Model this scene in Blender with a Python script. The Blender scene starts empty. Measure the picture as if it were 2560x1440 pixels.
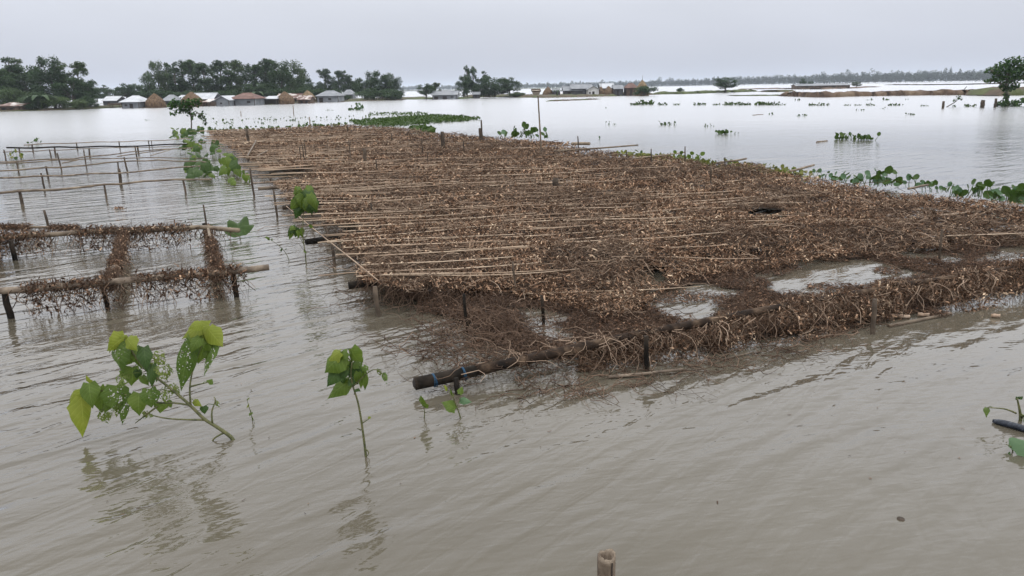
import bpy, math, random
import numpy as np
from mathutils import Vector, Matrix, noise as mnoise

R = math.radians
random.seed(7)
rng = np.random.default_rng(11)
sc = bpy.context.scene
col = sc.collection

# ------------------------------------------------------------------ camera
CAM_H = 2.0
FPX = 1850.0            # focal length in photo pixels (2560 wide)
PITCH = math.atan((720 - 219) / FPX)
ROLL = R(1.0)
fw = np.array([0, math.cos(PITCH), -math.sin(PITCH)])
r0 = np.array([1.0, 0, 0])
u0 = np.array([0, math.sin(PITCH), math.cos(PITCH)])
rt = r0 * math.cos(ROLL) - u0 * math.sin(ROLL)
up = u0 * math.cos(ROLL) + r0 * math.sin(ROLL)
CAM = np.array([0, 0, CAM_H])
cd = bpy.data.cameras.new('camera')
cd.sensor_width = 36.0
cd.lens = FPX / 2560 * 36.0
cd.clip_start = 0.05
cd.clip_end = 12000
cam = bpy.data.objects.new('camera', cd)
col.objects.link(cam)
m = Matrix.Identity(4)
for i in range(3):
    m[i][0], m[i][1], m[i][2], m[i][3] = rt[i], up[i], -fw[i], CAM[i]
cam.matrix_world = m
sc.camera = cam

# ------------------------------------------------------------------ world: overcast sky
SUN_EL, SUN_AZ = R(62), R(150)      # azimuth measured from +Y towards +X
w = bpy.data.worlds.new('World')
sc.world = w
w.use_nodes = True
nt = w.node_tree
nt.nodes.clear()
out = nt.nodes.new('ShaderNodeOutputWorld')
bg = nt.nodes.new('ShaderNodeBackground')
bg.inputs['Strength'].default_value = 0.1
sky = nt.nodes.new('ShaderNodeTexSky')
sky.sky_type = 'NISHITA'
sky.sun_disc = False
sky.sun_elevation = SUN_EL
sky.sun_rotation = SUN_AZ
sky.dust_density = 3.0
hsv = nt.nodes.new('ShaderNodeHueSaturation')
hsv.inputs['Saturation'].default_value = 0.35
tc = nt.nodes.new('ShaderNodeTexCoord')
sep = nt.nodes.new('ShaderNodeSeparateXYZ')
ramp = nt.nodes.new('ShaderNodeValToRGB')
els = ramp.color_ramp.elements
els[0].position = 0.0
els[0].color = (0.56, 0.59, 0.69, 1)
els[1].position = 1.0
els[1].color = (2.4, 2.4, 2.44, 1)
for p, c in ((0.03, (0.60, 0.63, 0.72)), (0.10, (0.72, 0.75, 0.83)), (0.13, (0.79, 0.82, 0.88)), (0.2, (0.98, 1.0, 1.05)), (0.35, (1.48, 1.48, 1.52)), (0.6, (1.9, 1.9, 1.94))):
    e = els.new(p)
    e.color = (*c, 1)
cn = nt.nodes.new('ShaderNodeTexNoise')
cn.inputs['Scale'].default_value = 3.0
cn.inputs['Detail'].default_value = 3.0
mp = nt.nodes.new('ShaderNodeMapping')
mp.inputs['Scale'].default_value = (1, 1, 3.5)
mr = nt.nodes.new('ShaderNodeMapRange')
mr.inputs['From Min'].default_value = 0.3
mr.inputs['From Max'].default_value = 0.7
mr.inputs['To Min'].default_value = 9.6
mr.inputs['To Max'].default_value = 10.4
mul = nt.nodes.new('ShaderNodeVectorMath')
mul.operation = 'SCALE'
mixw = nt.nodes.new('ShaderNodeMix')
mixw.data_type = 'RGBA'
mixw.inputs[0].default_value = 0.94
L = nt.links
L.new(tc.outputs['Generated'], sep.inputs[0])
L.new(sep.outputs['Z'], ramp.inputs[0])
L.new(tc.outputs['Generated'], mp.inputs[0])
L.new(mp.outputs[0], cn.inputs['Vector'])
L.new(cn.outputs[0], mr.inputs[0])
L.new(ramp.outputs[0], mul.inputs[0])
L.new(mr.outputs[0], mul.inputs['Scale'])
L.new(sky.outputs[0], hsv.inputs['Color'])
L.new(hsv.outputs[0], mixw.inputs[6])
L.new(mul.outputs[0], mixw.inputs[7])
L.new(mixw.outputs[2], bg.inputs['Color'])
L.new(bg.outputs[0], out.inputs[0])

sd = bpy.data.lights.new('sun', 'SUN')
sd.energy = 0.6
sd.angle = R(25)
sd.color = (1.0, 0.97, 0.92)
so = bpy.data.objects.new('sun', sd)
col.objects.link(so)
sdir = Vector((math.sin(SUN_AZ) * math.cos(SUN_EL), math.cos(SUN_AZ) * math.cos(SUN_EL), math.sin(SUN_EL)))
so.rotation_euler = (-sdir).to_track_quat('-Z', 'Y').to_euler()
so.location = (0, 0, 60)

sc.view_settings.view_transform = 'Standard'
sc.view_settings.look = 'None'
sc.view_settings.exposure = 0.0
sc.view_settings.gamma = 1.0
sc.view_settings.use_curve_mapping = False
sc.cycles.use_denoising = True
sc.cycles.max_bounces = 8
sc.cycles.transparent_max_bounces = 12
sc.cycles.volume_bounces = 1

# ------------------------------------------------------------------ pixel <-> place
def ray(x, y):
    return fw + rt * ((x - 1280) / FPX) + up * ((720 - y) / FPX)

def P(x, y, z=0.0):
    """place on the level z seen at photo pixel x, y"""
    d = ray(x, y)
    t = (z - CAM_H) / d[2]
    return CAM + d * t

def D(x, y, Y):
    """place at ground distance Y seen at photo pixel x, y"""
    d = ray(x, y)
    return CAM + d * (Y / d[1])

def PPM(Y):
    return FPX / (Y / math.cos(PITCH)) * 1.0

# ------------------------------------------------------------------ helpers
def tag(o, label=None, cat=None, group=None, kind=None):
    if label: o['label'] = label
    if cat: o['category'] = cat
    if group: o['group'] = group
    if kind: o['kind'] = kind
    return o

def empty(name, loc):
    o = bpy.data.objects.new(name, None)
    o.empty_display_size = 0.1
    o.location = Vector(loc)
    col.objects.link(o)
    return o

def link_mesh(name, me, parent=None, loc=None):
    o = bpy.data.objects.new(name, me)
    col.objects.link(o)
    if loc is not None:
        o.location = Vector(loc)
    if parent is not None:
        o.parent = parent
    return o

def wloc(o):
    v = Vector(o.location)
    while o.parent is not None:
        o = o.parent
        v = v + Vector(o.location)
    return v

class MB:
    """collects shapes in world coordinates and links them as one mesh"""
    def __init__(s):
        s.v = []; s.f = []; s.n = 0; s.uv = {}
    def add(s, verts, faces):
        verts = np.asarray(verts, float).reshape(-1, 3)
        k = s.n
        s.v.append(verts)
        s.f.extend([tuple(i + k for i in f) for f in faces])
        s.n += len(verts)
    def tube(s, pts, rad, sides=6, cap=True, hollow=False):
        pts = np.asarray(pts, float)
        n = len(pts)
        rad = np.broadcast_to(np.asarray(rad, float), (n,))
        tan = np.gradient(pts, axis=0)
        tan /= np.linalg.norm(tan, axis=1)[:, None] + 1e-12
        a = np.array([0, 0, 1.0])
        if abs(tan[0] @ a) > 0.9: a = np.array([1.0, 0, 0])
        vs = []
        ang = np.arange(sides) * 2 * math.pi / sides
        for i in range(n):
            b = a - tan[i] * (a @ tan[i])
            b /= np.linalg.norm(b) + 1e-12
            c = np.cross(tan[i], b)
            a = b
            vs.append(pts[i] + rad[i] * (np.cos(ang)[:, None] * b + np.sin(ang)[:, None] * c))
        fs = []
        for i in range(n - 1):
            for j in range(sides):
                k = (j + 1) % sides
                fs.append((i * sides + j, i * sides + k, (i + 1) * sides + k, (i + 1) * sides + j))
        if cap:
            fs.append(tuple(range(sides - 1, -1, -1)))
            fs.append(tuple((n - 1) * sides + j for j in range(sides)))
        s.add(np.concatenate(vs), fs)
    def box(s, c, sx, sy, sz, rz=0.0):
        x, y, z = sx / 2, sy / 2, sz / 2
        v = np.array([(-x, -y, -z), (x, -y, -z), (x, y, -z), (-x, y, -z), (-x, -y, z), (x, -y, z), (x, y, z), (-x, y, z)])
        cr, sr = math.cos(rz), math.sin(rz)
        v = np.stack([v[:, 0] * cr - v[:, 1] * sr, v[:, 0] * sr + v[:, 1] * cr, v[:, 2]], 1) + np.asarray(c, float)
        s.add(v, [(0, 3, 2, 1), (4, 5, 6, 7), (0, 1, 5, 4), (1, 2, 6, 5), (2, 3, 7, 6), (3, 0, 4, 7)])
    def mesh(s, name, mat, org=(0, 0, 0), smooth=True):
        me = bpy.data.meshes.new(name)
        v = np.concatenate(s.v) - np.asarray(org, float)
        me.from_pydata(v.tolist(), [], s.f)
        if mat: me.materials.append(mat)
        if smooth:
            me.polygons.foreach_set('use_smooth', np.ones(len(me.polygons), bool))
        if s.uv:
            lay = me.uv_layers.new(name='UVMap')
            vi = np.empty(len(me.loops), np.int32); me.loops.foreach_get('vertex_index', vi)
            tab = np.full((len(v), 2), (0.3, 0.3))
            for k_, q_ in s.uv.items(): tab[k_] = q_
            lay.data.foreach_set('uv', tab[vi].reshape(-1).astype(np.float32))
        me.update()
        return me
    def build(s, name, mat, parent=None, smooth=True, loc=None):
        """origin at the parent, or at loc for a thing of one mesh"""
        if parent is not None:
            return link_mesh(name, s.mesh(name, mat, wloc(parent), smooth), parent)
        if loc is None: loc = (0, 0, 0)
        return link_mesh(name, s.mesh(name, mat, loc, smooth), None, loc)

def scatter_mesh(name, tv, tf, pos, rot, scl, mat, org=(0, 0, 0), smooth=False):
    """many copies of a small shape as one mesh: tv (k,3), tf faces of equal length, pos (n,3), rot (n,3,3), scl (n,3)"""
    tv = np.asarray(tv, float); tf = np.asarray(tf, int)
    n, k = len(pos), len(tv)
    loc = tv[None, :, :] * scl[:, None, :]
    v = np.einsum('nij,nkj->nki', rot, loc) + pos[:, None, :] - np.asarray(org, float)
    f = (tf[None] + (np.arange(n) * k)[:, None, None]).reshape(-1, tf.shape[1])
    me = bpy.data.meshes.new(name)
    me.vertices.add(n * k)
    me.vertices.foreach_set('co', v.reshape(-1).astype(np.float32))
    fl = tf.shape[1]
    me.loops.add(len(f) * fl)
    me.loops.foreach_set('vertex_index', f.reshape(-1).astype(np.int32))
    me.polygons.add(len(f))
    me.polygons.foreach_set('loop_start', (np.arange(len(f)) * fl).astype(np.int32))
    if smooth:
        me.polygons.foreach_set('use_smooth', np.ones(len(f), bool))
    me.update(calc_edges=True)
    if mat: me.materials.append(mat)
    return me

def rots(yaw, pitch, roll):
    cy, sy, cp, sp, cr, sr = np.cos(yaw), np.sin(yaw), np.cos(pitch), np.sin(pitch), np.cos(roll), np.sin(roll)
    n = len(yaw)
    M = np.zeros((n, 3, 3))
    M[:, 0, 0] = cy * cp; M[:, 0, 1] = cy * sp * sr - sy * cr; M[:, 0, 2] = cy * sp * cr + sy * sr
    M[:, 1, 0] = sy * cp; M[:, 1, 1] = sy * sp * sr + cy * cr; M[:, 1, 2] = sy * sp * cr - cy * sr
    M[:, 2, 0] = -sp; M[:, 2, 1] = cp * sr; M[:, 2, 2] = cp * cr
    return M

def inpoly(x, y, poly):
    poly = np.asarray(poly, float)
    x = np.asarray(x, float); y = np.asarray(y, float)
    c = np.zeros(x.shape, bool)
    j = len(poly) - 1
    for i in range(len(poly)):
        xi, yi = poly[i][:2]; xj, yj = poly[j][:2]
        hit = ((yi > y) != (yj > y)) & (x < (xj - xi) * (y - yi) / (yj - yi + 1e-12) + xi)
        c ^= hit
        j = i
    return c

_perm = rng.random((64, 64))
def vnoise(x, y):
    """smooth value noise, vectorised"""
    x = np.asarray(x, float); y = np.asarray(y, float)
    xi = np.floor(x).astype(int); yi = np.floor(y).astype(int)
    fx = x - xi; fy = y - yi
    fx = fx * fx * (3 - 2 * fx); fy = fy * fy * (3 - 2 * fy)
    a = _perm[xi % 64, yi % 64]; b = _perm[(xi + 1) % 64, yi % 64]
    c = _perm[xi % 64, (yi + 1) % 64]; d = _perm[(xi + 1) % 64, (yi + 1) % 64]
    return (a * (1 - fx) + b * fx) * (1 - fy) + (c * (1 - fx) + d * fx) * fy

# ------------------------------------------------------------------ materials
def newmat(name):
    mt = bpy.data.materials.new(name)
    mt.use_nodes = True
    n = mt.node_tree
    n.nodes.clear()
    o = n.nodes.new('ShaderNodeOutputMaterial')
    b = n.nodes.new('ShaderNodeBsdfPrincipled')
    n.links.new(b.outputs[0], o.inputs[0])
    return mt, n, b, o

def set_ramp(rn, stops):
    e = rn.color_ramp.elements
    while len(e) > 1: e.remove(e[-1])
    e[0].position = stops[0][0]; e[0].color = (*stops[0][1], 1)
    for p, c in stops[1:]:
        k = e.new(p); k.color = (*c, 1)

def noisemat(name, stops, scale=6.0, rough=0.8, stretch=(1, 1, 1), bump=0.0, bscale=None, detail=5, spec=0.3, island=0.0, objrand=0.0):
    """colour from a noise (optionally mixed with a random value per loose piece / per object)"""
    mt, n, b, o = newmat(name)
    tc = n.nodes.new('ShaderNodeTexCoord')
    mp = n.nodes.new('ShaderNodeMapping')
    mp.inputs['Scale'].default_value = stretch
    nz = n.nodes.new('ShaderNodeTexNoise')
    nz.inputs['Scale'].default_value = scale
    nz.inputs['Detail'].default_value = detail
    n.links.new(tc.outputs['Object'], mp.inputs[0])
    n.links.new(mp.outputs[0], nz.inputs['Vector'])
    fac = nz.outputs[0]
    st = n.nodes.new('ShaderNodeMapRange')
    st.inputs['From Min'].default_value = 0.3
    st.inputs['From Max'].default_value = 0.7
    n.links.new(fac, st.inputs[0])
    fac = st.outputs[0]
    for amt, node, outp in ((island, 'ShaderNodeNewGeometry', 'Random Per Island'), (objrand, 'ShaderNodeObjectInfo', 'Random')):
        if amt > 0:
            g = n.nodes.new(node)
            mx = n.nodes.new('ShaderNodeMix')
            mx.inputs[0].default_value = amt
            n.links.new(fac, mx.inputs[2])
            n.links.new(g.outputs[outp], mx.inputs[3])
            fac = mx.outputs[0]
    rp = n.nodes.new('ShaderNodeValToRGB')
    set_ramp(rp, stops)
    n.links.new(fac, rp.inputs[0])
    n.links.new(rp.outputs[0], b.inputs['Base Color'])
    b.inputs['Roughness'].default_value = rough
    b.inputs['Specular IOR Level'].default_value = spec
    if bump > 0:
        n2 = n.nodes.new('ShaderNodeTexNoise')
        n2.inputs['Scale'].default_value = bscale or scale * 3
        n2.inputs['Detail'].default_value = 4
        n.links.new(mp.outputs[0], n2.inputs['Vector'])
        bp = n.nodes.new('ShaderNodeBump')
        bp.inputs['Strength'].default_value = 1.0
        bp.inputs['Distance'].default_value = bump
        n.links.new(n2.outputs[0], bp.inputs['Height'])
        n.links.new(bp.outputs[0], b.inputs['Normal'])
    return mt

def leafmat(name, stops, holes=0.0, trans=0.35, scale=9.0, island=0.7, objrand=0.0, rough=0.55, hscale=75.0, veins=False):
    mt = noisemat(name, stops, scale=scale, rough=rough, island=island, objrand=objrand, spec=0.22)
    n = mt.node_tree
    b = [x for x in n.nodes if x.type == 'BSDF_PRINCIPLED'][0]
    o = [x for x in n.nodes if x.type == 'OUTPUT_MATERIAL'][0]
    rp = [x for x in n.nodes if x.type == 'VALTORGB'][0]
    tr = n.nodes.new('ShaderNodeBsdfTranslucent')
    hs = n.nodes.new('ShaderNodeHueSaturation')
    hs.inputs['Value'].default_value = 1.25
    n.links.new(rp.outputs[0], hs.inputs['Color'])
    n.links.new(hs.outputs[0], tr.inputs['Color'])
    mx = n.nodes.new('ShaderNodeMixShader')
    mx.inputs[0].default_value = trans
    n.links.new(b.outputs[0], mx.inputs[1])
    n.links.new(tr.outputs[0], mx.inputs[2])
    if veins:
        uv = n.nodes.new('ShaderNodeUVMap')
        sx = n.nodes.new('ShaderNodeSeparateXYZ')
        n.links.new(uv.outputs[0], sx.inputs[0])
        def mth(op, a_, b_=None, c_=None):
            k_ = n.nodes.new('ShaderNodeMath'); k_.operation = op
            for i_, q_ in enumerate((a_, b_, c_)):
                if q_ is None: continue
                if isinstance(q_, (int, float)): k_.inputs[i_].default_value = q_
                else: n.links.new(q_, k_.inputs[i_])
            return k_.outputs[0]
        av = mth('ABSOLUTE', mth('SUBTRACT', sx.outputs['Y'], 0.5))
        ph = mth('FRACT', mth('MULTIPLY', mth('SUBTRACT', sx.outputs['X'], mth('MULTIPLY', av, 0.55)), 6.5))
        tri = mth('ABSOLUTE', mth('SUBTRACT', ph, 0.5))          # 0 on a side vein's middle between veins, .5 on the vein
        side = mth('GREATER_THAN', tri, 0.46)
        midr = mth('LESS_THAN', av, 0.022)
        vein = mth('MAXIMUM', side, midr)
        vm = n.nodes.new('ShaderNodeMix'); vm.data_type = 'RGBA'
        n.links.new(mth('MULTIPLY', vein, 0.30), vm.inputs[0])
        n.links.new(rp.outputs[0], vm.inputs[6])
        vm.inputs[7].default_value = (*[min(1, q_ * 1.6 + 0.03) for q_ in stops[-1][1]], 1)
        n.links.new(vm.outputs[2], b.inputs['Base Color'])
        n.links.new(vm.outputs[2], hs.inputs['Color'])
        bp = n.nodes.new('ShaderNodeBump')
        bp.inputs['Distance'].default_value = 0.0022
        n.links.new(mth('SUBTRACT', 0.5, mth('ADD', tri, mth('MULTIPLY', midr, 0.4))), bp.inputs['Height'])
        n.links.new(bp.outputs[0], b.inputs['Normal'])
    last = mx.outputs[0]
    if holes > 0:
        tc = [x for x in n.nodes if x.type == 'TEX_COORD'][0]
        vo = n.nodes.new('ShaderNodeTexVoronoi')
        vo.inputs['Scale'].default_value = hscale
        nz = n.nodes.new('ShaderNodeTexNoise')
        nz.inputs['Scale'].default_value = hscale * 0.3
        n.links.new(tc.outputs['Object'], vo.inputs['Vector'])
        n.links.new(tc.outputs['Object'], nz.inputs['Vector'])
        ma = n.nodes.new('ShaderNodeMath')
        ma.operation = 'MULTIPLY_ADD'
        ma.inputs[1].default_value = 1.1
        ma.inputs[2].default_value = -0.55 + holes
        n.links.new(nz.outputs[0], ma.inputs[0])
        lt = n.nodes.new('ShaderNodeMath')
        lt.operation = 'LESS_THAN'
        n.links.new(vo.outputs['Distance'], lt.inputs[0])
        n.links.new(ma.outputs[0], lt.inputs[1])
        tp = n.nodes.new('ShaderNodeBsdfTransparent')
        m2 = n.nodes.new('ShaderNodeMixShader')
        n.links.new(lt.outputs[0], m2.inputs[0])
        n.links.new(last, m2.inputs[1])
        n.links.new(tp.outputs[0], m2.inputs[2])
        last = m2.outputs[0]
    n.links.new(last, o.inputs[0])
    return mt

M = {}
# dead vine
M['shard'] = noisemat('dead_leaf', [(0, (0.0227, 0.0132, 0.0086)), (0.3, (0.0812, 0.0463, 0.0277)), (0.55, (0.1866, 0.1092, 0.0677)), (0.78, (0.4058, 0.2643, 0.1736)), (1.0, (0.7079, 0.5783, 0.4170))], scale=1.2, rough=0.9, island=0.8, spec=0.1)
M['shard_dark'] = noisemat('wet_dead_leaf', [(0, (0.0163, 0.0093, 0.0062)), (0.4, (0.0546, 0.0306, 0.0192)), (0.75, (0.1364, 0.0772, 0.0481)), (1, (0.3684, 0.2394, 0.1580))], scale=1.5, rough=0.8, island=0.75, spec=0.15)
M['stem'] = noisemat('dead_stem', [(0, (0.0218, 0.0138, 0.0096)), (0.5, (0.1034, 0.0650, 0.0435)), (1.0, (0.3893, 0.2939, 0.2174))], scale=2, rough=0.9, island=0.8, spec=0.1)
M['stem_dark'] = noisemat('wet_dead_stem', [(0, (0.0282, 0.0178, 0.0119)), (0.6, (0.0959, 0.0614, 0.0429)), (1, (0.2143, 0.1506, 0.1070))], scale=2, rough=0.85, island=0.75, spec=0.15)
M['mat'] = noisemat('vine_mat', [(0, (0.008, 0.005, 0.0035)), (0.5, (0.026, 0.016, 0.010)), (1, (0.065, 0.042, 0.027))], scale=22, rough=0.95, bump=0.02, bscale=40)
M['stick'] = noisemat('jute_stick', [(0, (0.1695, 0.1122, 0.0754)), (0.45, (0.3278, 0.2413, 0.1681)), (1, (0.5198, 0.4154, 0.3072))], scale=3, rough=0.7, objrand=0.55, stretch=(1, 1, 1))
M['stick_i'] = noisemat('jute_stick_many', [(0, (0.1695, 0.1122, 0.0754)), (0.45, (0.3278, 0.2413, 0.1681)), (1, (0.5198, 0.4154, 0.3072))], scale=3, rough=0.7, island=0.6)
M['bamboo'] = noisemat('weathered_bamboo', [(0, (0.05, 0.036, 0.025)), (0.5, (0.15, 0.115, 0.08)), (1, (0.30, 0.245, 0.17))], scale=5, rough=0.6, bump=0.003, bscale=60, objrand=0.35)
M['bamboo_pale'] = noisemat('pale_bamboo', [(0, (0.0432, 0.0318, 0.0228)), (0.5, (0.1224, 0.0925, 0.0669)), (1, (0.2304, 0.1850, 0.1368))], scale=11, rough=0.6, bump=0.003, bscale=60)
M['bamboo_wet'] = noisemat('wet_dark_bamboo', [(0, (0.005, 0.0045, 0.004)), (0.5, (0.012, 0.010, 0.008)), (1, (0.04, 0.03, 0.022))], scale=6, rough=0.7, bump=0.003, bscale=40, spec=0.08)
M['post'] = noisemat('old_post', [(0, (0.02, 0.015, 0.011)), (0.5, (0.06, 0.045, 0.032)), (1, (0.14, 0.105, 0.075))], scale=8, rough=0.8, bump=0.004, bscale=50, objrand=0.3)
M['tie'] = noisemat('blue_string', [(0, (0.0064, 0.0245, 0.0540)), (1, (0.0160, 0.0700, 0.1320))], scale=60, rough=0.6)
M['pole_main'] = noisemat('stripped_pole', [(0, (0.008, 0.006, 0.005)), (0.45, (0.03, 0.02, 0.014)), (1, (0.13, 0.09, 0.06))], scale=9, rough=0.75, spec=0.1, bump=0.004, bscale=40)
# green
GREEN = [(0, (0.012, 0.035, 0.008)), (0.5, (0.035, 0.085, 0.016)), (1, (0.085, 0.16, 0.03))]
M['tree'] = leafmat('tree_leaf', [(0, (0.0202, 0.0414, 0.0200)), (0.5, (0.0381, 0.0713, 0.0280)), (1, (0.0784, 0.1207, 0.0450))], scale=0.5, island=0.5, objrand=0.25, trans=0.25)
M['tree_light'] = leafmat('tree_leaf_light', [(0, (0.032, 0.058, 0.022)), (0.5, (0.06, 0.095, 0.035)), (1, (0.11, 0.15, 0.055))], scale=0.5, island=0.5, objrand=0.25, trans=0.3)
M['tree_near'] = leafmat('tree_leaf_near', [(0, (0.01, 0.03, 0.008)), (0.5, (0.028, 0.07, 0.014)), (1, (0.07, 0.13, 0.03))], scale=1.0, island=0.7, trans=0.3)
M['hyacinth'] = leafmat('hyacinth_leaf', [(0, (0.022, 0.048, 0.009)), (0.5, (0.042, 0.08, 0.014)), (1, (0.075, 0.115, 0.026))], scale=3, island=0.6, objrand=0.2, rough=0.35, trans=0.3)
M['hyacinth_pale'] = leafmat('hyacinth_leaf_pale', [(0, (0.05, 0.10, 0.05)), (0.5, (0.09, 0.16, 0.08)), (1, (0.15, 0.22, 0.12))], scale=3, island=0.6, objrand=0.3, rough=0.3, trans=0.3)
M['yellowgreen'] = leafmat('yellowing_leaf', [(0, (0.05, 0.07, 0.015)), (0.5, (0.12, 0.14, 0.03)), (1, (0.22, 0.22, 0.06))], scale=3, island=0.7)
M['leaf_light'] = leafmat('sapling_leaf_fresh', [(0, (0.1350, 0.1683, 0.0160)), (0.5, (0.1620, 0.1989, 0.0220)), (1, (0.1998, 0.2295, 0.0340))], scale=14, island=0.0, objrand=0.35, trans=0.4, rough=0.45, veins=True)
M['leaf_mid'] = leafmat('sapling_leaf', [(0, (0.0594, 0.0966, 0.0126)), (0.5, (0.0778, 0.1239, 0.0168)), (1, (0.1058, 0.1522, 0.0252))], scale=14, island=0.0, objrand=0.4, trans=0.35, rough=0.45, veins=True)
M['leaf_dark'] = leafmat('sapling_leaf_dark', [(0, (0.024, 0.05, 0.01)), (0.5, (0.034, 0.068, 0.014)), (1, (0.05, 0.088, 0.02))], scale=14, island=0.0, objrand=0.4, trans=0.3, rough=0.45, veins=True)
M['leaf_holes'] = leafmat('sapling_leaf_eaten', [(0, (0.0476, 0.0871, 0.0143)), (0.5, (0.0672, 0.1122, 0.0195)), (1, (0.0952, 0.1386, 0.0312))], holes=0.24, scale=14, island=0.0, objrand=0.4, trans=0.35, hscale=75, veins=True)
M['leaf_lace'] = leafmat('sapling_leaf_lace', [(0, (0.0747, 0.1035, 0.0198)), (0.5, (0.0978, 0.1323, 0.0264)), (1, (0.1323, 0.1610, 0.0396))], holes=0.42, scale=14, island=0.0, objrand=0.4, trans=0.35, hscale=85, veins=True)
M['sapstem'] = noisemat('sapling_stem', [(0, (0.03, 0.035, 0.014)), (0.5, (0.075, 0.08, 0.03)), (1, (0.13, 0.12, 0.05))], scale=20, rough=0.6)
M['bark'] = noisemat('bark', [(0, (0.04, 0.035, 0.028)), (0.5, (0.10, 0.09, 0.075)), (1, (0.20, 0.185, 0.16))], scale=3, rough=0.9)
# village
M['straw'] = noisemat('straw', [(0, (0.0675, 0.0427, 0.0260)), (0.5, (0.1350, 0.0874, 0.0520)), (1, (0.2115, 0.1472, 0.0900))], scale=3, rough=0.95, bump=0.15, bscale=9, stretch=(2, 2, 1))
M['straw_pale'] = noisemat('straw_fresh', [(0, (0.1020, 0.0690, 0.0400)), (0.5, (0.1870, 0.1334, 0.0780)), (1, (0.2805, 0.2116, 0.1300))], scale=3, rough=0.95, bump=0.15, bscale=9)

def tinmat(name, stops, rough=0.45, metal=0.25):
    mt = noisemat(name, stops, scale=0.9, rough=rough, spec=0.4, objrand=0.2)
    n = mt.node_tree
    b = [x for x in n.nodes if x.type == 'BSDF_PRINCIPLED'][0]
    b.inputs['Metallic'].default_value = metal
    tc = [x for x in n.nodes if x.type == 'TEX_COORD'][0]
    wv = n.nodes.new('ShaderNodeTexWave')
    wv.inputs['Scale'].default_value = 4.0
    n.links.new(tc.outputs['Object'], wv.inputs['Vector'])
    bp = n.nodes.new('ShaderNodeBump')
    bp.inputs['Distance'].default_value = 0.02
    n.links.new(wv.outputs[0], bp.inputs['Height'])
    n.links.new(bp.outputs[0], b.inputs['Normal'])
    return mt
M['tin_white'] = tinmat('tin_bright', [(0, (0.360, 0.382, 0.410)), (0.6, (0.475, 0.497, 0.526)), (1, (0.562, 0.576, 0.598))])
M['tin_grey'] = tinmat('tin_grey', [(0, (0.120, 0.130, 0.145)), (0.5, (0.190, 0.205, 0.225)), (1, (0.275, 0.290, 0.310))])
M['tin_wall'] = tinmat('tin_wall', [(0, (0.12, 0.13, 0.145)), (0.5, (0.20, 0.215, 0.235)), (1, (0.31, 0.33, 0.35))], rough=0.6)
M['tin_dark'] = tinmat('tin_wall_dark', [(0, (0.045, 0.045, 0.05)), (0.5, (0.085, 0.085, 0.095)), (1, (0.15, 0.15, 0.165))], rough=0.7)
M['tin_rust'] = tinmat('tin_rusty', [(0, (0.075, 0.036, 0.028)), (0.5, (0.13, 0.068, 0.052)), (1, (0.21, 0.125, 0.10))], rough=0.75, metal=0.0)
M['tin_patch'] = tinmat('tin_rust_patches', [(0, (0.10, 0.05, 0.04)), (0.52, (0.16, 0.09, 0.07)), (0.58, (0.50, 0.46, 0.43)), (1, (0.66, 0.64, 0.62))], rough=0.6, metal=0.0)
M['wood_wall'] = noisemat('plank_wall', [(0, (0.045, 0.03, 0.022)), (0.5, (0.095, 0.065, 0.048)), (1, (0.17, 0.12, 0.09))], scale=2, rough=0.9)
M['dark_opening'] = noisemat('door_wood_opening_shade', [(0, (0.015, 0.013, 0.012)), (1, (0.045, 0.038, 0.034))], scale=4, rough=0.9)  # door wood, also near-black painted as shade in windows, open shed and hollows
M['white_wall'] = noisemat('white_wall', [(0, (0.42, 0.42, 0.42)), (1, (0.66, 0.66, 0.65))], scale=2, rough=0.8)
M['bank'] = noisemat('mud_and_grass', [(0, (0.045, 0.038, 0.024)), (0.4, (0.085, 0.062, 0.042)), (0.6, (0.06, 0.07, 0.028)), (1, (0.095, 0.11, 0.04))], scale=0.25, rough=0.95, bump=0.1, bscale=2)
M['bank_green'] = noisemat('grassy_bank', [(0, (0.035, 0.045, 0.018)), (0.5, (0.06, 0.078, 0.028)), (1, (0.10, 0.115, 0.045))], scale=0.3, rough=0.95, bump=0.1, bscale=2)
M['bank_brown'] = noisemat('brown_bank', [(0, (0.065, 0.042, 0.028)), (0.5, (0.115, 0.078, 0.054)), (1, (0.16, 0.12, 0.08))], scale=0.4, rough=0.95, bump=0.1, bscale=3)
M['far_wood'] = leafmat('far_foliage', [(0, (0.015, 0.03, 0.018)), (0.5, (0.03, 0.05, 0.028)), (1, (0.055, 0.075, 0.04))], scale=0.05, island=0.6, trans=0.2)
M['pale_board'] = noisemat('pale_board', [(0, (0.34, 0.30, 0.25)), (1, (0.56, 0.52, 0.46))], scale=8, rough=0.7)
M['foam'] = noisemat('peeled_bark', [(0, (0.2400, 0.1550, 0.0990)), (1, (0.3960, 0.3100, 0.2376))], scale=25, rough=0.7)
M['blueblack'] = noisemat('dark_blue_rubber', [(0, (0.0084, 0.0104, 0.0150)), (0.6, (0.0210, 0.0260, 0.0375)), (1, (0.0700, 0.0780, 0.0950))], scale=30, rough=0.4, stretch=(1, 6, 1))

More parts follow.
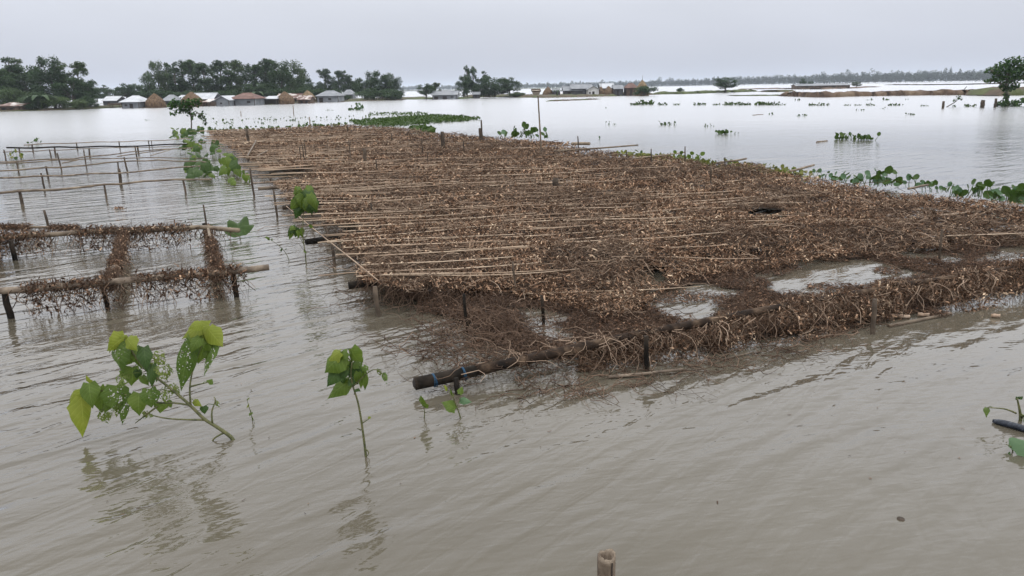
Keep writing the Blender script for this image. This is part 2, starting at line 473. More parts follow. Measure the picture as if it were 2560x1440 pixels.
# water
def water_material():
    mt, n, b, o = newmat('flood_water')
    b.inputs['Specular IOR Level'].default_value = 0.0
    b.inputs['Roughness'].default_value = 1.0
    gl = n.nodes.new('ShaderNodeBsdfGlossy')
    gl.inputs['Color'].default_value = (0.97, 0.98, 1.0, 1)
    mxs = n.nodes.new('ShaderNodeMixShader')
    lw = n.nodes.new('ShaderNodeLayerWeight')      # facing: 0 looking straight down, 1 at a grazing angle
    lw.inputs['Blend'].default_value = 0.5
    pw = n.nodes.new('ShaderNodeMath'); pw.operation = 'POWER'; pw.inputs[1].default_value = 4.0
    fz = n.nodes.new('ShaderNodeMath'); fz.operation = 'MULTIPLY_ADD'; fz.inputs[1].default_value = 0.95; fz.inputs[2].default_value = 0.025
    n.links.new(lw.outputs['Facing'], pw.inputs[0]); n.links.new(pw.outputs[0], fz.inputs[0]); n.links.new(fz.outputs[0], mxs.inputs[0])
    n.links.new(b.outputs[0], mxs.inputs[1]); n.links.new(gl.outputs[0], mxs.inputs[2]); n.links.new(mxs.outputs[0], o.inputs[0])
    tc = n.nodes.new('ShaderNodeTexCoord')
    # silt colour
    nz = n.nodes.new('ShaderNodeTexNoise')
    nz.inputs['Scale'].default_value = 0.35
    nz.inputs['Detail'].default_value = 3
    n.links.new(tc.outputs['Object'], nz.inputs['Vector'])
    rp = n.nodes.new('ShaderNodeValToRGB')
    set_ramp(rp, [(0.3, (0.077, 0.0675, 0.050)), (0.7, (0.100, 0.089, 0.067))])
    n.links.new(nz.outputs[0], rp.inputs[0])
    n.links.new(rp.outputs[0], b.inputs['Base Color'])
    a, c = P(0, 1340), P(640, 1150)
    crest = math.atan2(c[1] - a[1], c[0] - a[0])
    def layer(rz, sx, sy, scale, amp, detail=2.0, dist=0.0, off=0.0):
        mp = n.nodes.new('ShaderNodeMapping')
        mp.vector_type = 'TEXTURE'
        mp.inputs['Rotation'].default_value = (0, 0, rz)
        mp.inputs['Location'].default_value = (off, off * 0.7, 0)
        mp.inputs['Scale'].default_value = (sx, sy, 1)
        t = n.nodes.new('ShaderNodeTexNoise')
        t.inputs['Scale'].default_value = scale
        t.inputs['Detail'].default_value = detail
        t.inputs['Roughness'].default_value = 0.5
        t.inputs['Distortion'].default_value = dist
        n.links.new(tc.outputs['Object'], mp.inputs[0])
        n.links.new(mp.outputs[0], t.inputs['Vector'])
        mu = n.nodes.new('ShaderNodeMath')
        mu.operation = 'MULTIPLY'
        mu.inputs[1].default_value = amp
        n.links.new(t.outputs[0], mu.inputs[0])
        return mu.outputs[0]
    hs = [layer(crest, 5.0, 1.0, 4.2, 0.038, 1.0, 0.4),
          layer(crest + 0.25, 4.0, 1.0, 9.0, 0.016, 2.0, 0.5, 3.1),
          layer(crest - 0.4, 3.0, 1.0, 17.0, 0.006, 2.0, 0.3, 7.7),
          layer(0.1, 4.0, 1.0, 1.0, 0.025, 2.0, 0.0, 5.0)]
    cur = hs[0]
    for h in hs[1:]:
        ad = n.nodes.new('ShaderNodeMath')
        n.links.new(cur, ad.inputs[0]); n.links.new(h, ad.inputs[1])
        cur = ad.outputs[0]
    # calm and rough patches
    pz = n.nodes.new('ShaderNodeTexNoise')
    pz.inputs['Scale'].default_value = 0.22
    pz.inputs['Detail'].default_value = 2
    n.links.new(tc.outputs['Object'], pz.inputs['Vector'])
    mr = n.nodes.new('ShaderNodeMapRange')
    mr.inputs['From Min'].default_value = 0.35
    mr.inputs['From Max'].default_value = 0.65
    mr.inputs['To Min'].default_value = 0.55
    mr.inputs['To Max'].default_value = 1.1
    n.links.new(pz.outputs[0], mr.inputs[0])
    mu = n.nodes.new('ShaderNodeMath')
    mu.operation = 'MULTIPLY'
    n.links.new(cur, mu.inputs[0]); n.links.new(mr.outputs[0], mu.inputs[1])
    # open water farther out is roughened by the wind
    sp = n.nodes.new('ShaderNodeSeparateXYZ')
    n.links.new(tc.outputs['Object'], sp.inputs[0])
    wr = n.nodes.new('ShaderNodeMapRange')
    wr.interpolation_type = 'SMOOTHSTEP'
    for k_, v_ in (('From Min', 7.0), ('From Max', 45.0), ('To Min', 0.06), ('To Max', 0.22)): wr.inputs[k_].default_value = v_
    n.links.new(sp.outputs['Y'], wr.inputs[0])
    n.links.new(wr.outputs[0], gl.inputs['Roughness'])
    wb = n.nodes.new('ShaderNodeMapRange')
    for k_, v_ in (('From Min', 12.0), ('From Max', 60.0), ('To Min', 1.0), ('To Max', 0.12)): wb.inputs[k_].default_value = v_
    n.links.new(sp.outputs['Y'], wb.inputs[0])
    m3 = n.nodes.new('ShaderNodeMath'); m3.operation = 'MULTIPLY'
    n.links.new(mu.outputs[0], m3.inputs[0]); n.links.new(wb.outputs[0], m3.inputs[1])
    mu = m3
    bp = n.nodes.new('ShaderNodeBump')
    bp.inputs['Strength'].default_value = 1.0
    bp.inputs['Distance'].default_value = 1.0
    n.links.new(mu.outputs[0], bp.inputs['Height'])
    n.links.new(bp.outputs[0], gl.inputs['Normal']); n.links.new(bp.outputs[0], lw.inputs['Normal'])
    return mt
M['water'] = water_material()

# ------------------------------------------------------------------ setting: water, banks, haze
b = MB()
gx = np.array([-5000, -400, -40, 40, 400, 5000.0]); gy = np.array([-60, -5, 40, 400, 6000.0])
vv = [(x, y, 0) for y in gy for x in gx]
ff = [(j * 6 + i, j * 6 + i + 1, (j + 1) * 6 + i + 1, (j + 1) * 6 + i) for j in range(4) for i in range(5)]
b.add(vv, ff)
tag(b.build('water', M['water'], smooth=False), kind='structure')

def bank(name, edge, depth, height, mat, rough=0.25):
    """low land: front edge given by photo pixels at water level"""
    front = []
    for (x0, y0), (x1, y1) in zip(edge[:-1], edge[1:]):
        k = max(2, int(abs(x1 - x0) / 6))
        for i in range(k):
            t = i / k
            front.append(P(x0 + (x1 - x0) * t, y0 + (y1 - y0) * t + random.uniform(-0.25, 0.25)))
    front.append(P(*edge[-1]))
    front = np.array(front)
    n = len(front)
    rows = []
    prof = [(0.0, -0.15), (0.015, 0.35), (0.06, 0.8), (0.2, 1.0), (0.5, 1.05), (0.9, 0.8), (1.0, -0.15)]
    for d, h in prof:
        p = front.copy()
        p[:, 1] += d * depth
        s = np.ones(n)
        s[0] = s[-1] = 0.1
        s[1] = s[-2] = 0.55
        p[:, 2] = np.where(h > 0, h * height * s * (0.7 + 0.6 * vnoise(p[:, 0] * 0.8, p[:, 1] * 0.8 + d * 7)), -0.15)
        rows.append(p)
    b = MB()
    fs = [(j * n + i, j * n + i + 1, (j + 1) * n + i + 1, (j + 1) * n + i) for j in range(len(prof) - 1) for i in range(n - 1)]
    b.add(np.concatenate(rows), fs)
    return tag(b.build(name, mat), kind='structure')

bank('village_bank', [(-260, 290), (-60, 281), (60, 278), (150, 275.5), (232, 272.5)], 60, 0.14, M['bank'])
bank('village_bank', [(296, 271), (345, 270.5), (400, 269), (480, 265.5), (560, 264.5), (640, 262.5), (720, 260), (780, 257), (850, 255), (930, 252.5), (1008, 250)], 60, 0.16, M['bank'])
bank('islet_bank', [(1000, 249), (1080, 248.5), (1150, 247.5), (1190, 245.5)], 25, 0.2, M['bank_green'])
bank('islet_bank', [(1150, 244), (1230, 243.3), (1300, 244), (1360, 244.8), (1450, 242.5), (1560, 239.5), (1650, 236.5)], 35, 0.45, M['bank'])
bank('green_bank', [(1640, 236), (1720, 235), (1800, 232), (1860, 230.3), (1900, 228.5)], 7, 0.5, M['bank_green'])
bank('mud_bank', [(1920, 230), (1960, 230), (1994, 228)], 8, 0.4, M['bank'])
bank('mud_bank', [(1860, 224), (1960, 222), (2060, 223.5), (2140, 220.5), (2206, 217)], 10, 0.3, M['bank_brown'])
bank('mud_bank', [(1838, 240), (1900, 240), (1975, 239.5)], 6, 0.15, M['bank_green'])
bank('mud_bank', [(1965, 240.5), (2060, 243.5), (2160, 240.5), (2300, 238.5), (2420, 237.5), (2520, 236), (2700, 233)], 4, 0.62, M['bank_brown'])
bank('green_bank', [(2230, 212.5), (2340, 212.5), (2450, 211), (2560, 208.5), (2760, 205)], 10, 0.35, M['bank'])
bank('green_bank', [(2500, 240), (2530, 239), (2600, 237), (2760, 233)], 8, 0.85, M['bank'])
bank('mud_bank', [(1366, 253.5), (1400, 252.5), (1450, 250.8), (1502, 248)], 3, 0.16, M['bank'])
bank('far_bank', [(520, 233.6), (1000, 228.5), (1300, 222.6), (1700, 214.8), (2100, 206.2), (2500, 198.6), (2900, 191)], 260, 0.6, M['bank_green'])

# ------------------------------------------------------------------ trees
LEAF4 = np.array([(-0.5, 0, 0), (0, -0.28, 0.06), (0.5, 0, -0.1), (0, 0.28, 0.06)])
LEAF4F = [(0, 1, 2, 3)]

def crown_points(lumps, n, seed):
    r = np.random.default_rng(seed)
    vol = np.array([(l[3] * l[4] * l[5]) ** 0.67 for l in lumps])
    cnt = np.maximum(8, (n * vol / vol.sum()).astype(int))
    ps = []
    for l, k in zip(lumps, cnt):
        d = r.normal(size=(k, 3))
        d /= np.linalg.norm(d, axis=1)[:, None]
        rad = r.random(k) ** 0.45
        ps.append(np.array(l[:3]) + d * rad[:, None] * np.array(l[3:6]) * (0.85 + 0.35 * r.random(k))[:, None])
    return np.concatenate(ps)

def make_tree_proto(kind, seed, n=4300):
    """unit tree: height 1, width about the given aspect; returns (trunk mesh, crown mesh, width)"""
    r = random.Random(seed)
    lumps = []
    trunk = MB()
    if kind == 'euc':
        wid = 0.34
        lean = r.uniform(-0.04, 0.04)
        for i in range(30):
            h = r.uniform(0.22, 0.97)
            a = r.uniform(0, 2 * math.pi)
            rr = wid * 0.5 * r.uniform(0.15, 0.8) * (1.15 - 0.55 * abs(h - 0.6) / 0.4)
            s = r.uniform(0.04, 0.085) * (1.25 - 0.55 * h)
            lumps.append((math.cos(a) * rr + lean * h, math.sin(a) * rr, h, s * 0.95, s * 0.95, s * r.uniform(0.9, 1.7)))
        lumps.append((lean, 0, 0.95, 0.035, 0.035, 0.06))
        trunk.tube([(0, 0, -0.02), (lean * 0.3, 0.005, 0.3), (lean * 0.7, -0.005, 0.65), (lean, 0, 0.93)], [0.016, 0.013, 0.009, 0.003], 5)
        for l in lumps[::3]:
            h0 = max(0.25, l[2] - 0.16)
            trunk.tube([(lean * h0, 0, h0), ((l[0] + lean * h0) / 2, l[1] / 2, (l[2] + h0) / 2 + 0.01), l[:3]], [0.007, 0.005, 0.002], 4)
        ls = (0.018, 0.04)
    elif kind == 'broad':
        wid = 0.95
        for i in range(28):
            a = r.uniform(0, 2 * math.pi)
            h = r.uniform(0.28, 0.88)
            mx = wid * 0.42 * math.sqrt(max(0.05, 1 - ((h - 0.55) / 0.42) ** 2))
            rr = mx * r.uniform(0.3, 1.0)
            s = r.uniform(0.08, 0.15)
            lumps.append((math.cos(a) * rr, math.sin(a) * rr, h, s * 1.2, s * 1.2, s * 0.85))
        trunk.tube([(0, 0, -0.02), (0.01, 0, 0.2), (0, 0.01, 0.42)], [0.032, 0.026, 0.018], 6)
        for l in lumps[::2]:
            trunk.tube([(0, 0, 0.25), (l[0] * 0.5, l[1] * 0.5, (l[2] + 0.3) / 2 + 0.02), l[:3]], [0.014, 0.009, 0.003], 4)
        ls = (0.03, 0.065)
    elif kind == 'dense':
        wid = 0.6
        for i in range(26):
            a = r.uniform(0, 2 * math.pi)
            h = r.uniform(0.08, 0.9)
            mx = wid * 0.42 * math.sqrt(max(0.08, 1 - ((h - 0.42) / 0.56) ** 2))
            rr = mx * r.uniform(0.2, 1.0)
            s = r.uniform(0.07, 0.12)
            lumps.append((math.cos(a) * rr, math.sin(a) * rr, h, s, s, s * 1.3))
        trunk.tube([(0, 0, -0.02), (0, 0, 0.7)], [0.02, 0.006], 5)
        for l in lumps[::3]:
            trunk.tube([(0, 0, l[2] * 0.5), l[:3]], [0.01, 0.003], 4)
        ls = (0.022, 0.05)
    else:  # bush
        wid = 1.7
        for i in range(18):
            a = r.uniform(0, 2 * math.pi)
            h = r.uniform(0.12, 0.78)
            rr = wid * 0.42 * r.uniform(0.1, 1.0) * math.sqrt(max(0.05, 1 - (h / 0.95) ** 2))
            s = r.uniform(0.14, 0.24)
            lumps.append((math.cos(a) * rr, math.sin(a) * rr, h, s * 1.3, s * 1.3, s))
        for l in lumps[::2]:
            trunk.tube([(l[0] * 0.2, l[1] * 0.2, -0.02), (l[0] * 0.7, l[1] * 0.7, l[2] * 0.6), l[:3]], [0.02, 0.014, 0.005], 4)
        ls = (0.05, 0.10)
    p = crown_points(lumps, n, seed)
    k = len(p)
    g = np.random.default_rng(seed + 5)
    s = g.uniform(ls[0], ls[1], k)
    M3 = rots(g.uniform(0, 6.28, k), g.normal(0.35, 0.6, k), g.normal(0, 0.7, k))
    return trunk, (p, M3, s), wid

PROTO = {}
def tree_meshes(kind, variant, mat):
    key = (kind, variant, mat)
    if key not in PROTO:
        tr, (p, M3, s), wid = make_tree_proto(kind, 100 + variant * 17 + len(kind))
        cm = scatter_mesh('crown', LEAF4, LEAF4F, p, M3, np.stack([s, s, s], 1), M[mat])
        PROTO[key] = (tr.mesh('trunk', M['bark']), cm, wid)
    return PROTO[key]

def tree(name, label, x, ytop, wpx, Y, kind, cat='tree', mat='tree', group=None, ground=0.2, var=None):
    base = D(x, 250, Y)
    base[2] = ground
    top = D(x, ytop, Y)
    h = top[2] - ground
    wid = wpx / FPX * Y * 1.18
    v = random.randrange(4) if var is None else var
    tm, cm, pw = tree_meshes(kind, v, mat)
    e = empty(name, base)
    e.rotation_euler = (0, 0, random.uniform(0, 6.28))
    sx = wid / pw
    for nm, me in (('trunk', tm), ('crown', cm)):
        o = link_mesh(nm, me, e)
        o.scale = (sx, sx, h)
    tag(e, label, cat, group)
    return e

ORD = ['first', 'second', 'third', 'fourth', 'fifth', 'sixth', 'seventh', 'eighth', 'ninth', 'tenth', 'eleventh', 'twelfth',
       'thirteenth', 'fourteenth', 'fifteenth', 'sixteenth', 'seventeenth', 'eighteenth', 'nineteenth', 'twentieth',
       'twenty-first', 'twenty-second', 'twenty-third', 'twenty-fourth', 'twenty-fifth', 'twenty-sixth']

# the grove at the photo's left edge
LG = 'trees of the grove at the left edge'
for nm, lb, x, yt, wp, Y, k, mt in [
    ('broadleaf_tree', 'dark broad tree cut by the left picture edge', -8, 165, 85, 118, 'broad', 'tree'),
    ('eucalyptus_tree', 'leftmost tall eucalyptus, narrow top rising over the left grove', 30, 142, 62, 124, 'euc', 'tree'),
    ('eucalyptus_tree', 'tall eucalyptus with pale top beside the leftmost one', 56, 144, 62, 127, 'euc', 'tree_light'),
    ('broadleaf_tree', 'rounded dark tree in the middle of the left grove', 80, 158, 74, 124, 'broad', 'tree'),
    ('broadleaf_tree', 'dark tree left of the big lopsided tree in the left grove', 108, 168, 60, 121, 'dense', 'tree'),
    ('tall_tree', 'biggest tall tree of the left grove with an uneven crown', 137, 139, 72, 120, 'dense', 'tree'),
    ('tall_tree', 'right shoulder tree of the tallest crown in the left grove', 160, 150, 56, 122, 'euc', 'tree_light'),
    ('eucalyptus_tree', 'slender pale eucalyptus standing alone at the right end of the left grove', 205, 155, 46, 123, 'euc', 'tree_light'),
    ('broadleaf_tree', 'low dark tree under the slender pale eucalyptus', 184, 190, 72, 119, 'broad', 'tree'),
    ('broadleaf_tree', 'rightmost dark rounded tree of the left grove', 217, 196, 58, 120, 'broad', 'tree'),
    ('shrub', 'light green shrub mass behind the lean-to at the left edge', 22, 212, 95, 114, 'bush', 'tree_light'),
    ('shrub', 'dark shrub on the water edge right of the lean-to', 82, 226, 86, 110, 'bush', 'tree'),
    ('shrub', 'middle shrub on the bank below the tallest left tree', 138, 236, 74, 110, 'bush', 'tree_light'),
    ('shrub', 'low shrub on the bank under the slender eucalyptus', 186, 246, 66, 110, 'bush', 'tree_light'),
    ('shrub', 'dark shrub where the left bank ends', 225, 236, 50, 116, 'bush', 'tree'),
    ]:
    tree(nm, lb, x, yt, wp, Y, k, 'shrub' if nm == 'shrub' else 'tree', mt, LG)
BG = 'trees behind the white hipped hut'
for i, (x, yt, wp, Y, k) in enumerate([(243, 216, 34, 200, 'broad'), (262, 212, 30, 200, 'euc'), (286, 216, 44, 190, 'broad'), (318, 206, 48, 175, 'broad'), (346, 207, 48, 178, 'broad'), (366, 214, 36, 185, 'bush')]):
    tree('broadleaf_tree', 'dark low tree behind the white hipped hut, %s from the left' % ORD[i], x, yt, wp, Y, k, 'tree', 'tree', BG)
# the tall row behind the village
row = [(378, 182, 40, 'dense'), (402, 151, 52, 'dense'), (422, 156, 44, 'euc'), (444, 158, 44, 'euc'), (464, 149, 46, 'euc'), (491, 148, 50, 'euc'), (516, 158, 46, 'euc'),
       (538, 160, 44, 'euc'), (556, 152, 48, 'euc'), (577, 162, 44, 'euc'), (597, 151, 50, 'euc'), (620, 158, 48, 'dense'), (643, 160, 44, 'euc'), (668, 148, 48, 'euc'), (690, 148, 52, 'euc'),
       (708, 150, 62, 'dense'), (728, 151, 66, 'dense'), (748, 168, 62, 'dense'), (764, 194, 52, 'dense')]
for i, (x, yt, wp, k) in enumerate(row):
    tree('eucalyptus_tree', 'tall eucalyptus in the row behind the village huts, %s from the left' % ORD[i], x, yt, wp, 148 + (i % 3) * 5, k, 'tree',
         'tree_light' if i in (1, 10, 16) else 'tree', 'row of tall trees behind the village')
for i, (x, yt, wp, k) in enumerate([(385, 218, 70, 'bush'), (425, 222, 70, 'bush'), (470, 222, 70, 'bush'), (510, 222, 70, 'bush'), (555, 222, 80, 'bush'), (600, 220, 70, 'bush'), (640, 206, 66, 'broad'), (665, 218, 70, 'bush'), (705, 216, 70, 'bush'), (745, 212, 80, 'bush'), (790, 218, 66, 'bush'), (830, 220, 60, 'bush')]):
    tree('shrub', 'dark undergrowth shrub below the tall row, %s from the left' % ORD[i], x, yt, wp, 143, k, 'shrub', 'tree', 'undergrowth below the tall row')
for i, (x, yt, wp, k) in enumerate([(786, 203, 46, 'broad'), (803, 206, 36, 'broad'), (820, 171, 36, 'euc'), (832, 196, 40, 'broad'), (850, 177, 28, 'euc'), (866, 176, 32, 'euc'), (881, 187, 26, 'euc'), (893, 204, 40, 'broad')]):
    tree('hazy_tree', 'bluish tree behind the silver-roofed hut, %s from the left' % ORD[i], x, yt, wp, 215, k, 'tree', 'tree', 'trees behind the silver-roofed hut')
for lb, x, yt, wp, Y, k in [
    ('broad dark tree left of the rounded clump at the village end', 913, 192, 50, 160, 'broad'),
    ('leftmost spire of the rounded clump at the village end', 936, 177, 44, 158, 'dense'),
    ('tallest spire of the rounded clump at the village end', 956, 176, 44, 156, 'dense'),
    ('third spire of the rounded clump at the village end', 975, 181, 44, 156, 'dense'),
    ('rightmost spire of the rounded clump at the village end', 989, 185, 36, 157, 'dense')]:
    tree('clump_tree', lb, x, yt, wp, Y, k, 'tree', 'tree', 'rounded clump at the village end')
for lb, x, yt, wp, Y in [
    ('big olive bush in front of the rounded clump', 938, 216, 92, 150), ('olive bush at the right foot of the rounded clump', 975, 220, 70, 152),
    ('small bush at the very end of the village bank', 994, 236, 34, 151), ('bush beside the silver-roofed hut', 866, 236, 40, 150)]:
    tree('shrub', lb, x, yt, wp, Y, 'bush', 'shrub', 'tree', 'bushes at the village end')
# islet in the middle
for nm, lb, x, yt, wp, Y, k, mt in [
    ('broadleaf_tree', 'small dark tree at the left of the middle islet hut', 1066, 207, 44, 152, 'broad', 'tree'),
    ('sparse_tree', 'thin bare-looking tree right behind the small islet tree', 1089, 206, 24, 165, 'euc', 'tree_light'),
    ('broadleaf_tree', 'dark tree at the left of the middle islet grove', 1160, 189, 40, 160, 'dense', 'tree'),
    ('eucalyptus_tree', 'leftmost slender eucalyptus of the middle islet, tallest there', 1169, 162, 22, 166, 'euc', 'tree'),
    ('eucalyptus_tree', 'second slender eucalyptus of the middle islet', 1184, 165, 30, 166, 'euc', 'tree'),
    ('eucalyptus_tree', 'third slender eucalyptus of the middle islet', 1209, 177, 24, 166, 'euc', 'tree'),
    ('broadleaf_tree', 'dark tree between the eucalypts and the round tree of the middle islet', 1203, 206, 34, 162, 'broad', 'tree'),
    ('broadleaf_tree', 'big round dark tree of the middle islet', 1238, 187, 60, 160, 'broad', 'tree'),
    ('broadleaf_tree', 'right-hand round tree of the middle islet with overhanging crown', 1274, 191, 50, 162, 'broad', 'tree'),
    ('shrub', 'low shrub under the right-hand tree of the middle islet', 1296, 228, 48, 158, 'bush', 'tree_light'),
    ('shrub', 'shrub at the foot of the middle islet grove', 1225, 222, 80, 162, 'bush', 'tree'),
    ('shrub', 'round green bush in front of the right-hand haystack', 1612, 211, 56, 150, 'bush', 'tree'),
    ('lone_tree', 'lone umbrella-shaped tree on the green bank', 1812, 191, 54, 178, 'broad', 'tree'),
    ('shrub', 'tiny bush on the green bank left of the lone tree', 1698, 218, 22, 175, 'bush', 'tree'),
    ('small_tree', 'small tree at the left end of the long brown shed', 2004, 196, 16, 240, 'dense', 'tree'),
    ('small_tree', 'smaller tree leaning over the long brown shed', 2023, 202, 14, 240, 'broad', 'tree'),
    ('small_tree', 'little flat tree at the right end of the long brown shed', 2137, 203, 22, 240, 'broad', 'tree'),
    ]:
    tree(nm, lb, x, yt, wp, Y, k, 'shrub' if nm == 'shrub' else 'tree', mt)

def banana(lb, x, yt, Y, s):
    base = D(x, 240, Y); base[2] = 0.2
    top = D(x, yt, Y)[2]
    e = empty('banana_plant', base)
    tag(e, lb, 'banana plant')
    b = MB(); b.tube([base, base + (0, 0, (top - .2) * .6)], [0.14, 0.09], 6)
    b.build('trunk', M['tree_light'], e)
    for i in range(7):
        a = i * 0.9 + 0.3
        b = MB()
        d = np.array([math.cos(a), math.sin(a), 0])
        sd_ = np.array([-math.sin(a), math.cos(a), 0])
        q = base + (0, 0, (top - .2) * .55)
        rows = []
        for t in np.linspace(0, 1, 6):
            c = q + d * (s * t) + np.array([0, 0, s * (0.75 * t - 0.95 * t * t)])
            ww = 0.28 * s * math.sin(math.pi * min(1, 0.08 + t * 0.92)) * 0.6
            rows += [c - sd_ * ww + (0, 0, 0.04), c, c + sd_ * ww + (0, 0, 0.04)]
        b.add(rows, [(r * 3 + c, r * 3 + c + 1, r * 3 + c + 4, r * 3 + c + 3) for r in range(5) for c in range(2)])
        b.build('leaf', M['tree'], e)
banana('banana plant between the left haystack and the dark huts of the right hamlet', 1393, 217, 150, 1.1)
banana('dark palm-like plant on the left bank beside the lean-to', 100, 222, 109, 2.4)
banana('palm-like plant in front of the tall row behind the rusty-roofed hut', 640, 216, 140, 2.2)

# far wood: one hazy mass on the horizon
fx = [(520, 1500), (900, 1450), (1300, 1300), (1700, 1010), (2100, 800), (2500, 700), (2900, 640), (3300, 600)]
P_, R_, S_ = [], [], []
fr = np.random.default_rng(3)
x = 520.0
while x < 3200:
    Y = float(np.interp(x, [a for a, _ in fx], [c for _, c in fx])) + fr.uniform(0, 60)
    base = D(x, 210, Y); base[2] = 0.4
    tallb = 6.5 + 6.0 * np.interp(x, [520, 1300, 1700, 2250, 2500], [0.25, 0.35, 0.62, 1.0, 0.85])
    h = tallb * fr.uniform(0.62, 1.0) * (1.28 if fr.random() < 0.13 else 1.0)
    wdt = fr.uniform(3.5, 8)
    k = 260
    d = fr.normal(size=(k, 3)); d /= np.linalg.norm(d, axis=1)[:, None]
    slim = fr.random() < 0.3
    hh = h * 0.5
    q = d * (fr.random(k) ** 0.4)[:, None] * np.array([wdt * (0.35 if slim else 0.6), wdt * 0.5, hh])
    q = base + q + np.array([0, 0, hh])
    P_.append(q)
    R_.append(rots(fr.uniform(0, 6.28, k), fr.normal(0, .6, k), fr.normal(0, .6, k)))
    S_.append(fr.uniform(0.7, 1.7, k))
    x += fr.uniform(1.6, 5.0)
P_ = np.concatenate(P_); R_ = np.concatenate(R_); S_ = np.concatenate(S_)
o = link_mesh('far_wood', scatter_mesh('far_wood', LEAF4, LEAF4F, P_, R_, np.stack([S_] * 3, 1), M['far_wood']))
tag(o, 'hazy blue-grey line of trees along the far shore', 'trees', kind='stuff')

# ------------------------------------------------------------------ huts and haystacks
def hut(label, x0, x1, yb, ye, yr, kind, wall, roof, Y=None, depth=4.0, doors=(0.5,), windows=(), over=0.25, cat='hut', name='tin_hut', group=None):
    """hut whose front spans photo columns x0..x1; base, eave and ridge rows give its heights"""
    if Y is None:
        Y = P((x0 + x1) / 2, yb + 1.0)[1] + 1.0
    a, c = D(x0, yb, Y), D(x1, yb, Y)
    zb = -0.1
    zm = lambda y: 0.5 * (D(x0, y, Y)[2] + D(x1, y, Y)[2])
    ze, zr = zm(ye), zm(yr)
    xl, xr = a[0], c[0]
    W_ = xr - xl
    ov = min(over, W_ * 0.08)
    xl2, xr2 = xl + ov, xr - ov
    e = empty(name, ((xl + xr) / 2, Y, 0))
    tag(e, label, cat, group)
    yf, yk = Y, Y + depth
    b = MB()
    if kind == 'gable_front':
        xm = (xl2 + xr2) / 2
        v = [(xl2, yf, zb), (xr2, yf, zb), (xr2, yf, ze), (xm, yf, zr - 0.05), (xl2, yf, ze), (xl2, yk, zb), (xr2, yk, zb), (xr2, yk, ze), (xm, yk, zr - 0.05), (xl2, yk, ze)]
        f = [(0, 1, 2, 3, 4), (9, 8, 7, 6, 5), (1, 6, 7, 2), (5, 0, 4, 9)]
    else:
        v = [(xl2, yf, zb), (xr2, yf, zb), (xr2, yf, ze), (xl2, yf, ze), (xl2, yk, zb), (xr2, yk, zb), (xr2, yk, ze), (xl2, yk, ze)]
        f = [(0, 1, 2, 3), (1, 5, 6, 2), (5, 4, 7, 6), (4, 0, 3, 7)]
        if kind == 'gable_side':
            ym = (yf + yk) / 2
            v += [(xl2, ym, zr - 0.05), (xr2, ym, zr - 0.05)]
            f += [(3, 8, 7), (2, 6, 9)]
    b.add(v, f)
    b.build('wall', M[wall], e, smooth=False)
    b = MB()
    t = 0.05
    yo, yp = yf - 0.35, yk + 0.35
    zd = ze - 0.06
    def slab(p4):
        p4 = np.array(p4, float)
        q = p4 + np.array([0, 0, t])
        n = len(p4)
        fs = [tuple(range(n))[::-1], tuple(n + i for i in range(n))] + [(i, (i + 1) % n, n + (i + 1) % n, n + i) for i in range(n)]
        b.add(np.concatenate([p4, q]), fs)
    ym = (yo + yp) / 2
    if kind == 'hip':
        ins = min((xr - xl) * 0.32, depth * 0.6)
        r1, r2 = (xl + ins, ym, zr), (xr - ins, ym, zr)
        A, B, C_, D_ = (xl, yo, zd), (xr, yo, zd), (xr, yp, zd), (xl, yp, zd)
        for s_ in ([A, B, r2, r1], [C_, D_, r1, r2], [B, C_, r2], [D_, A, r1]): slab(s_)
    elif kind == 'gable_side':
        slab([(xl, yo, zd), (xr, yo, zd), (xr, ym, zr), (xl, ym, zr)])
        slab([(xr, yp, zd), (xl, yp, zd), (xl, ym, zr), (xr, ym, zr)])
    elif kind == 'gable_front':
        xm = (xl + xr) / 2
        slab([(xl, yo, zd), (xm, yo, zr), (xm, yp, zr), (xl, yp, zd)])
        slab([(xm, yo, zr), (xr, yo, zd), (xr, yp, zd), (xm, yp, zr)])
    else:  # shed: falls towards the viewer
        slab([(xl, yo, zd), (xr, yo, zd), (xr, yp, zr), (xl, yp, zr)])
    rf = b.build('roof', M[roof], e, smooth=False)
    if kind in ('gable_side', 'hip'):
        b = MB()
        i0 = 0 if kind == 'gable_side' else min((xr - xl) * 0.32, depth * 0.6)
        b.tube([(xl + i0, ym, zr + 0.05), (xr - i0, ym, zr + 0.05)], 0.06, 5)
        b.build('ridge_cap', M[roof], rf)
    hw = ze - 0.15
    for d in doors:
        b = MB(); b.box((xl2 + (xr2 - xl2) * d, yf - 0.02, hw * 0.42), min(0.8, W_ * 0.16), 0.06, hw * 0.8)
        b.build('door', M['dark_opening'], e, smooth=False)
    for d in windows:
        b = MB(); b.box((xl2 + (xr2 - xl2) * d, yf - 0.02, hw * 0.58), min(0.6, W_ * 0.12), 0.06, hw * 0.3)
        b.build('window', M['dark_opening'], e, smooth=False)  # solid panel, the opening's shade is put into its colour
    for xx in (xl2 + 0.04, xr2 - 0.04):
        b = MB(); b.tube([(xx, yf - 0.03, zb), (xx, yf - 0.03, ze - 0.08)], 0.05, 5)
        b.build('corner_post', M['post'], e)
    return e

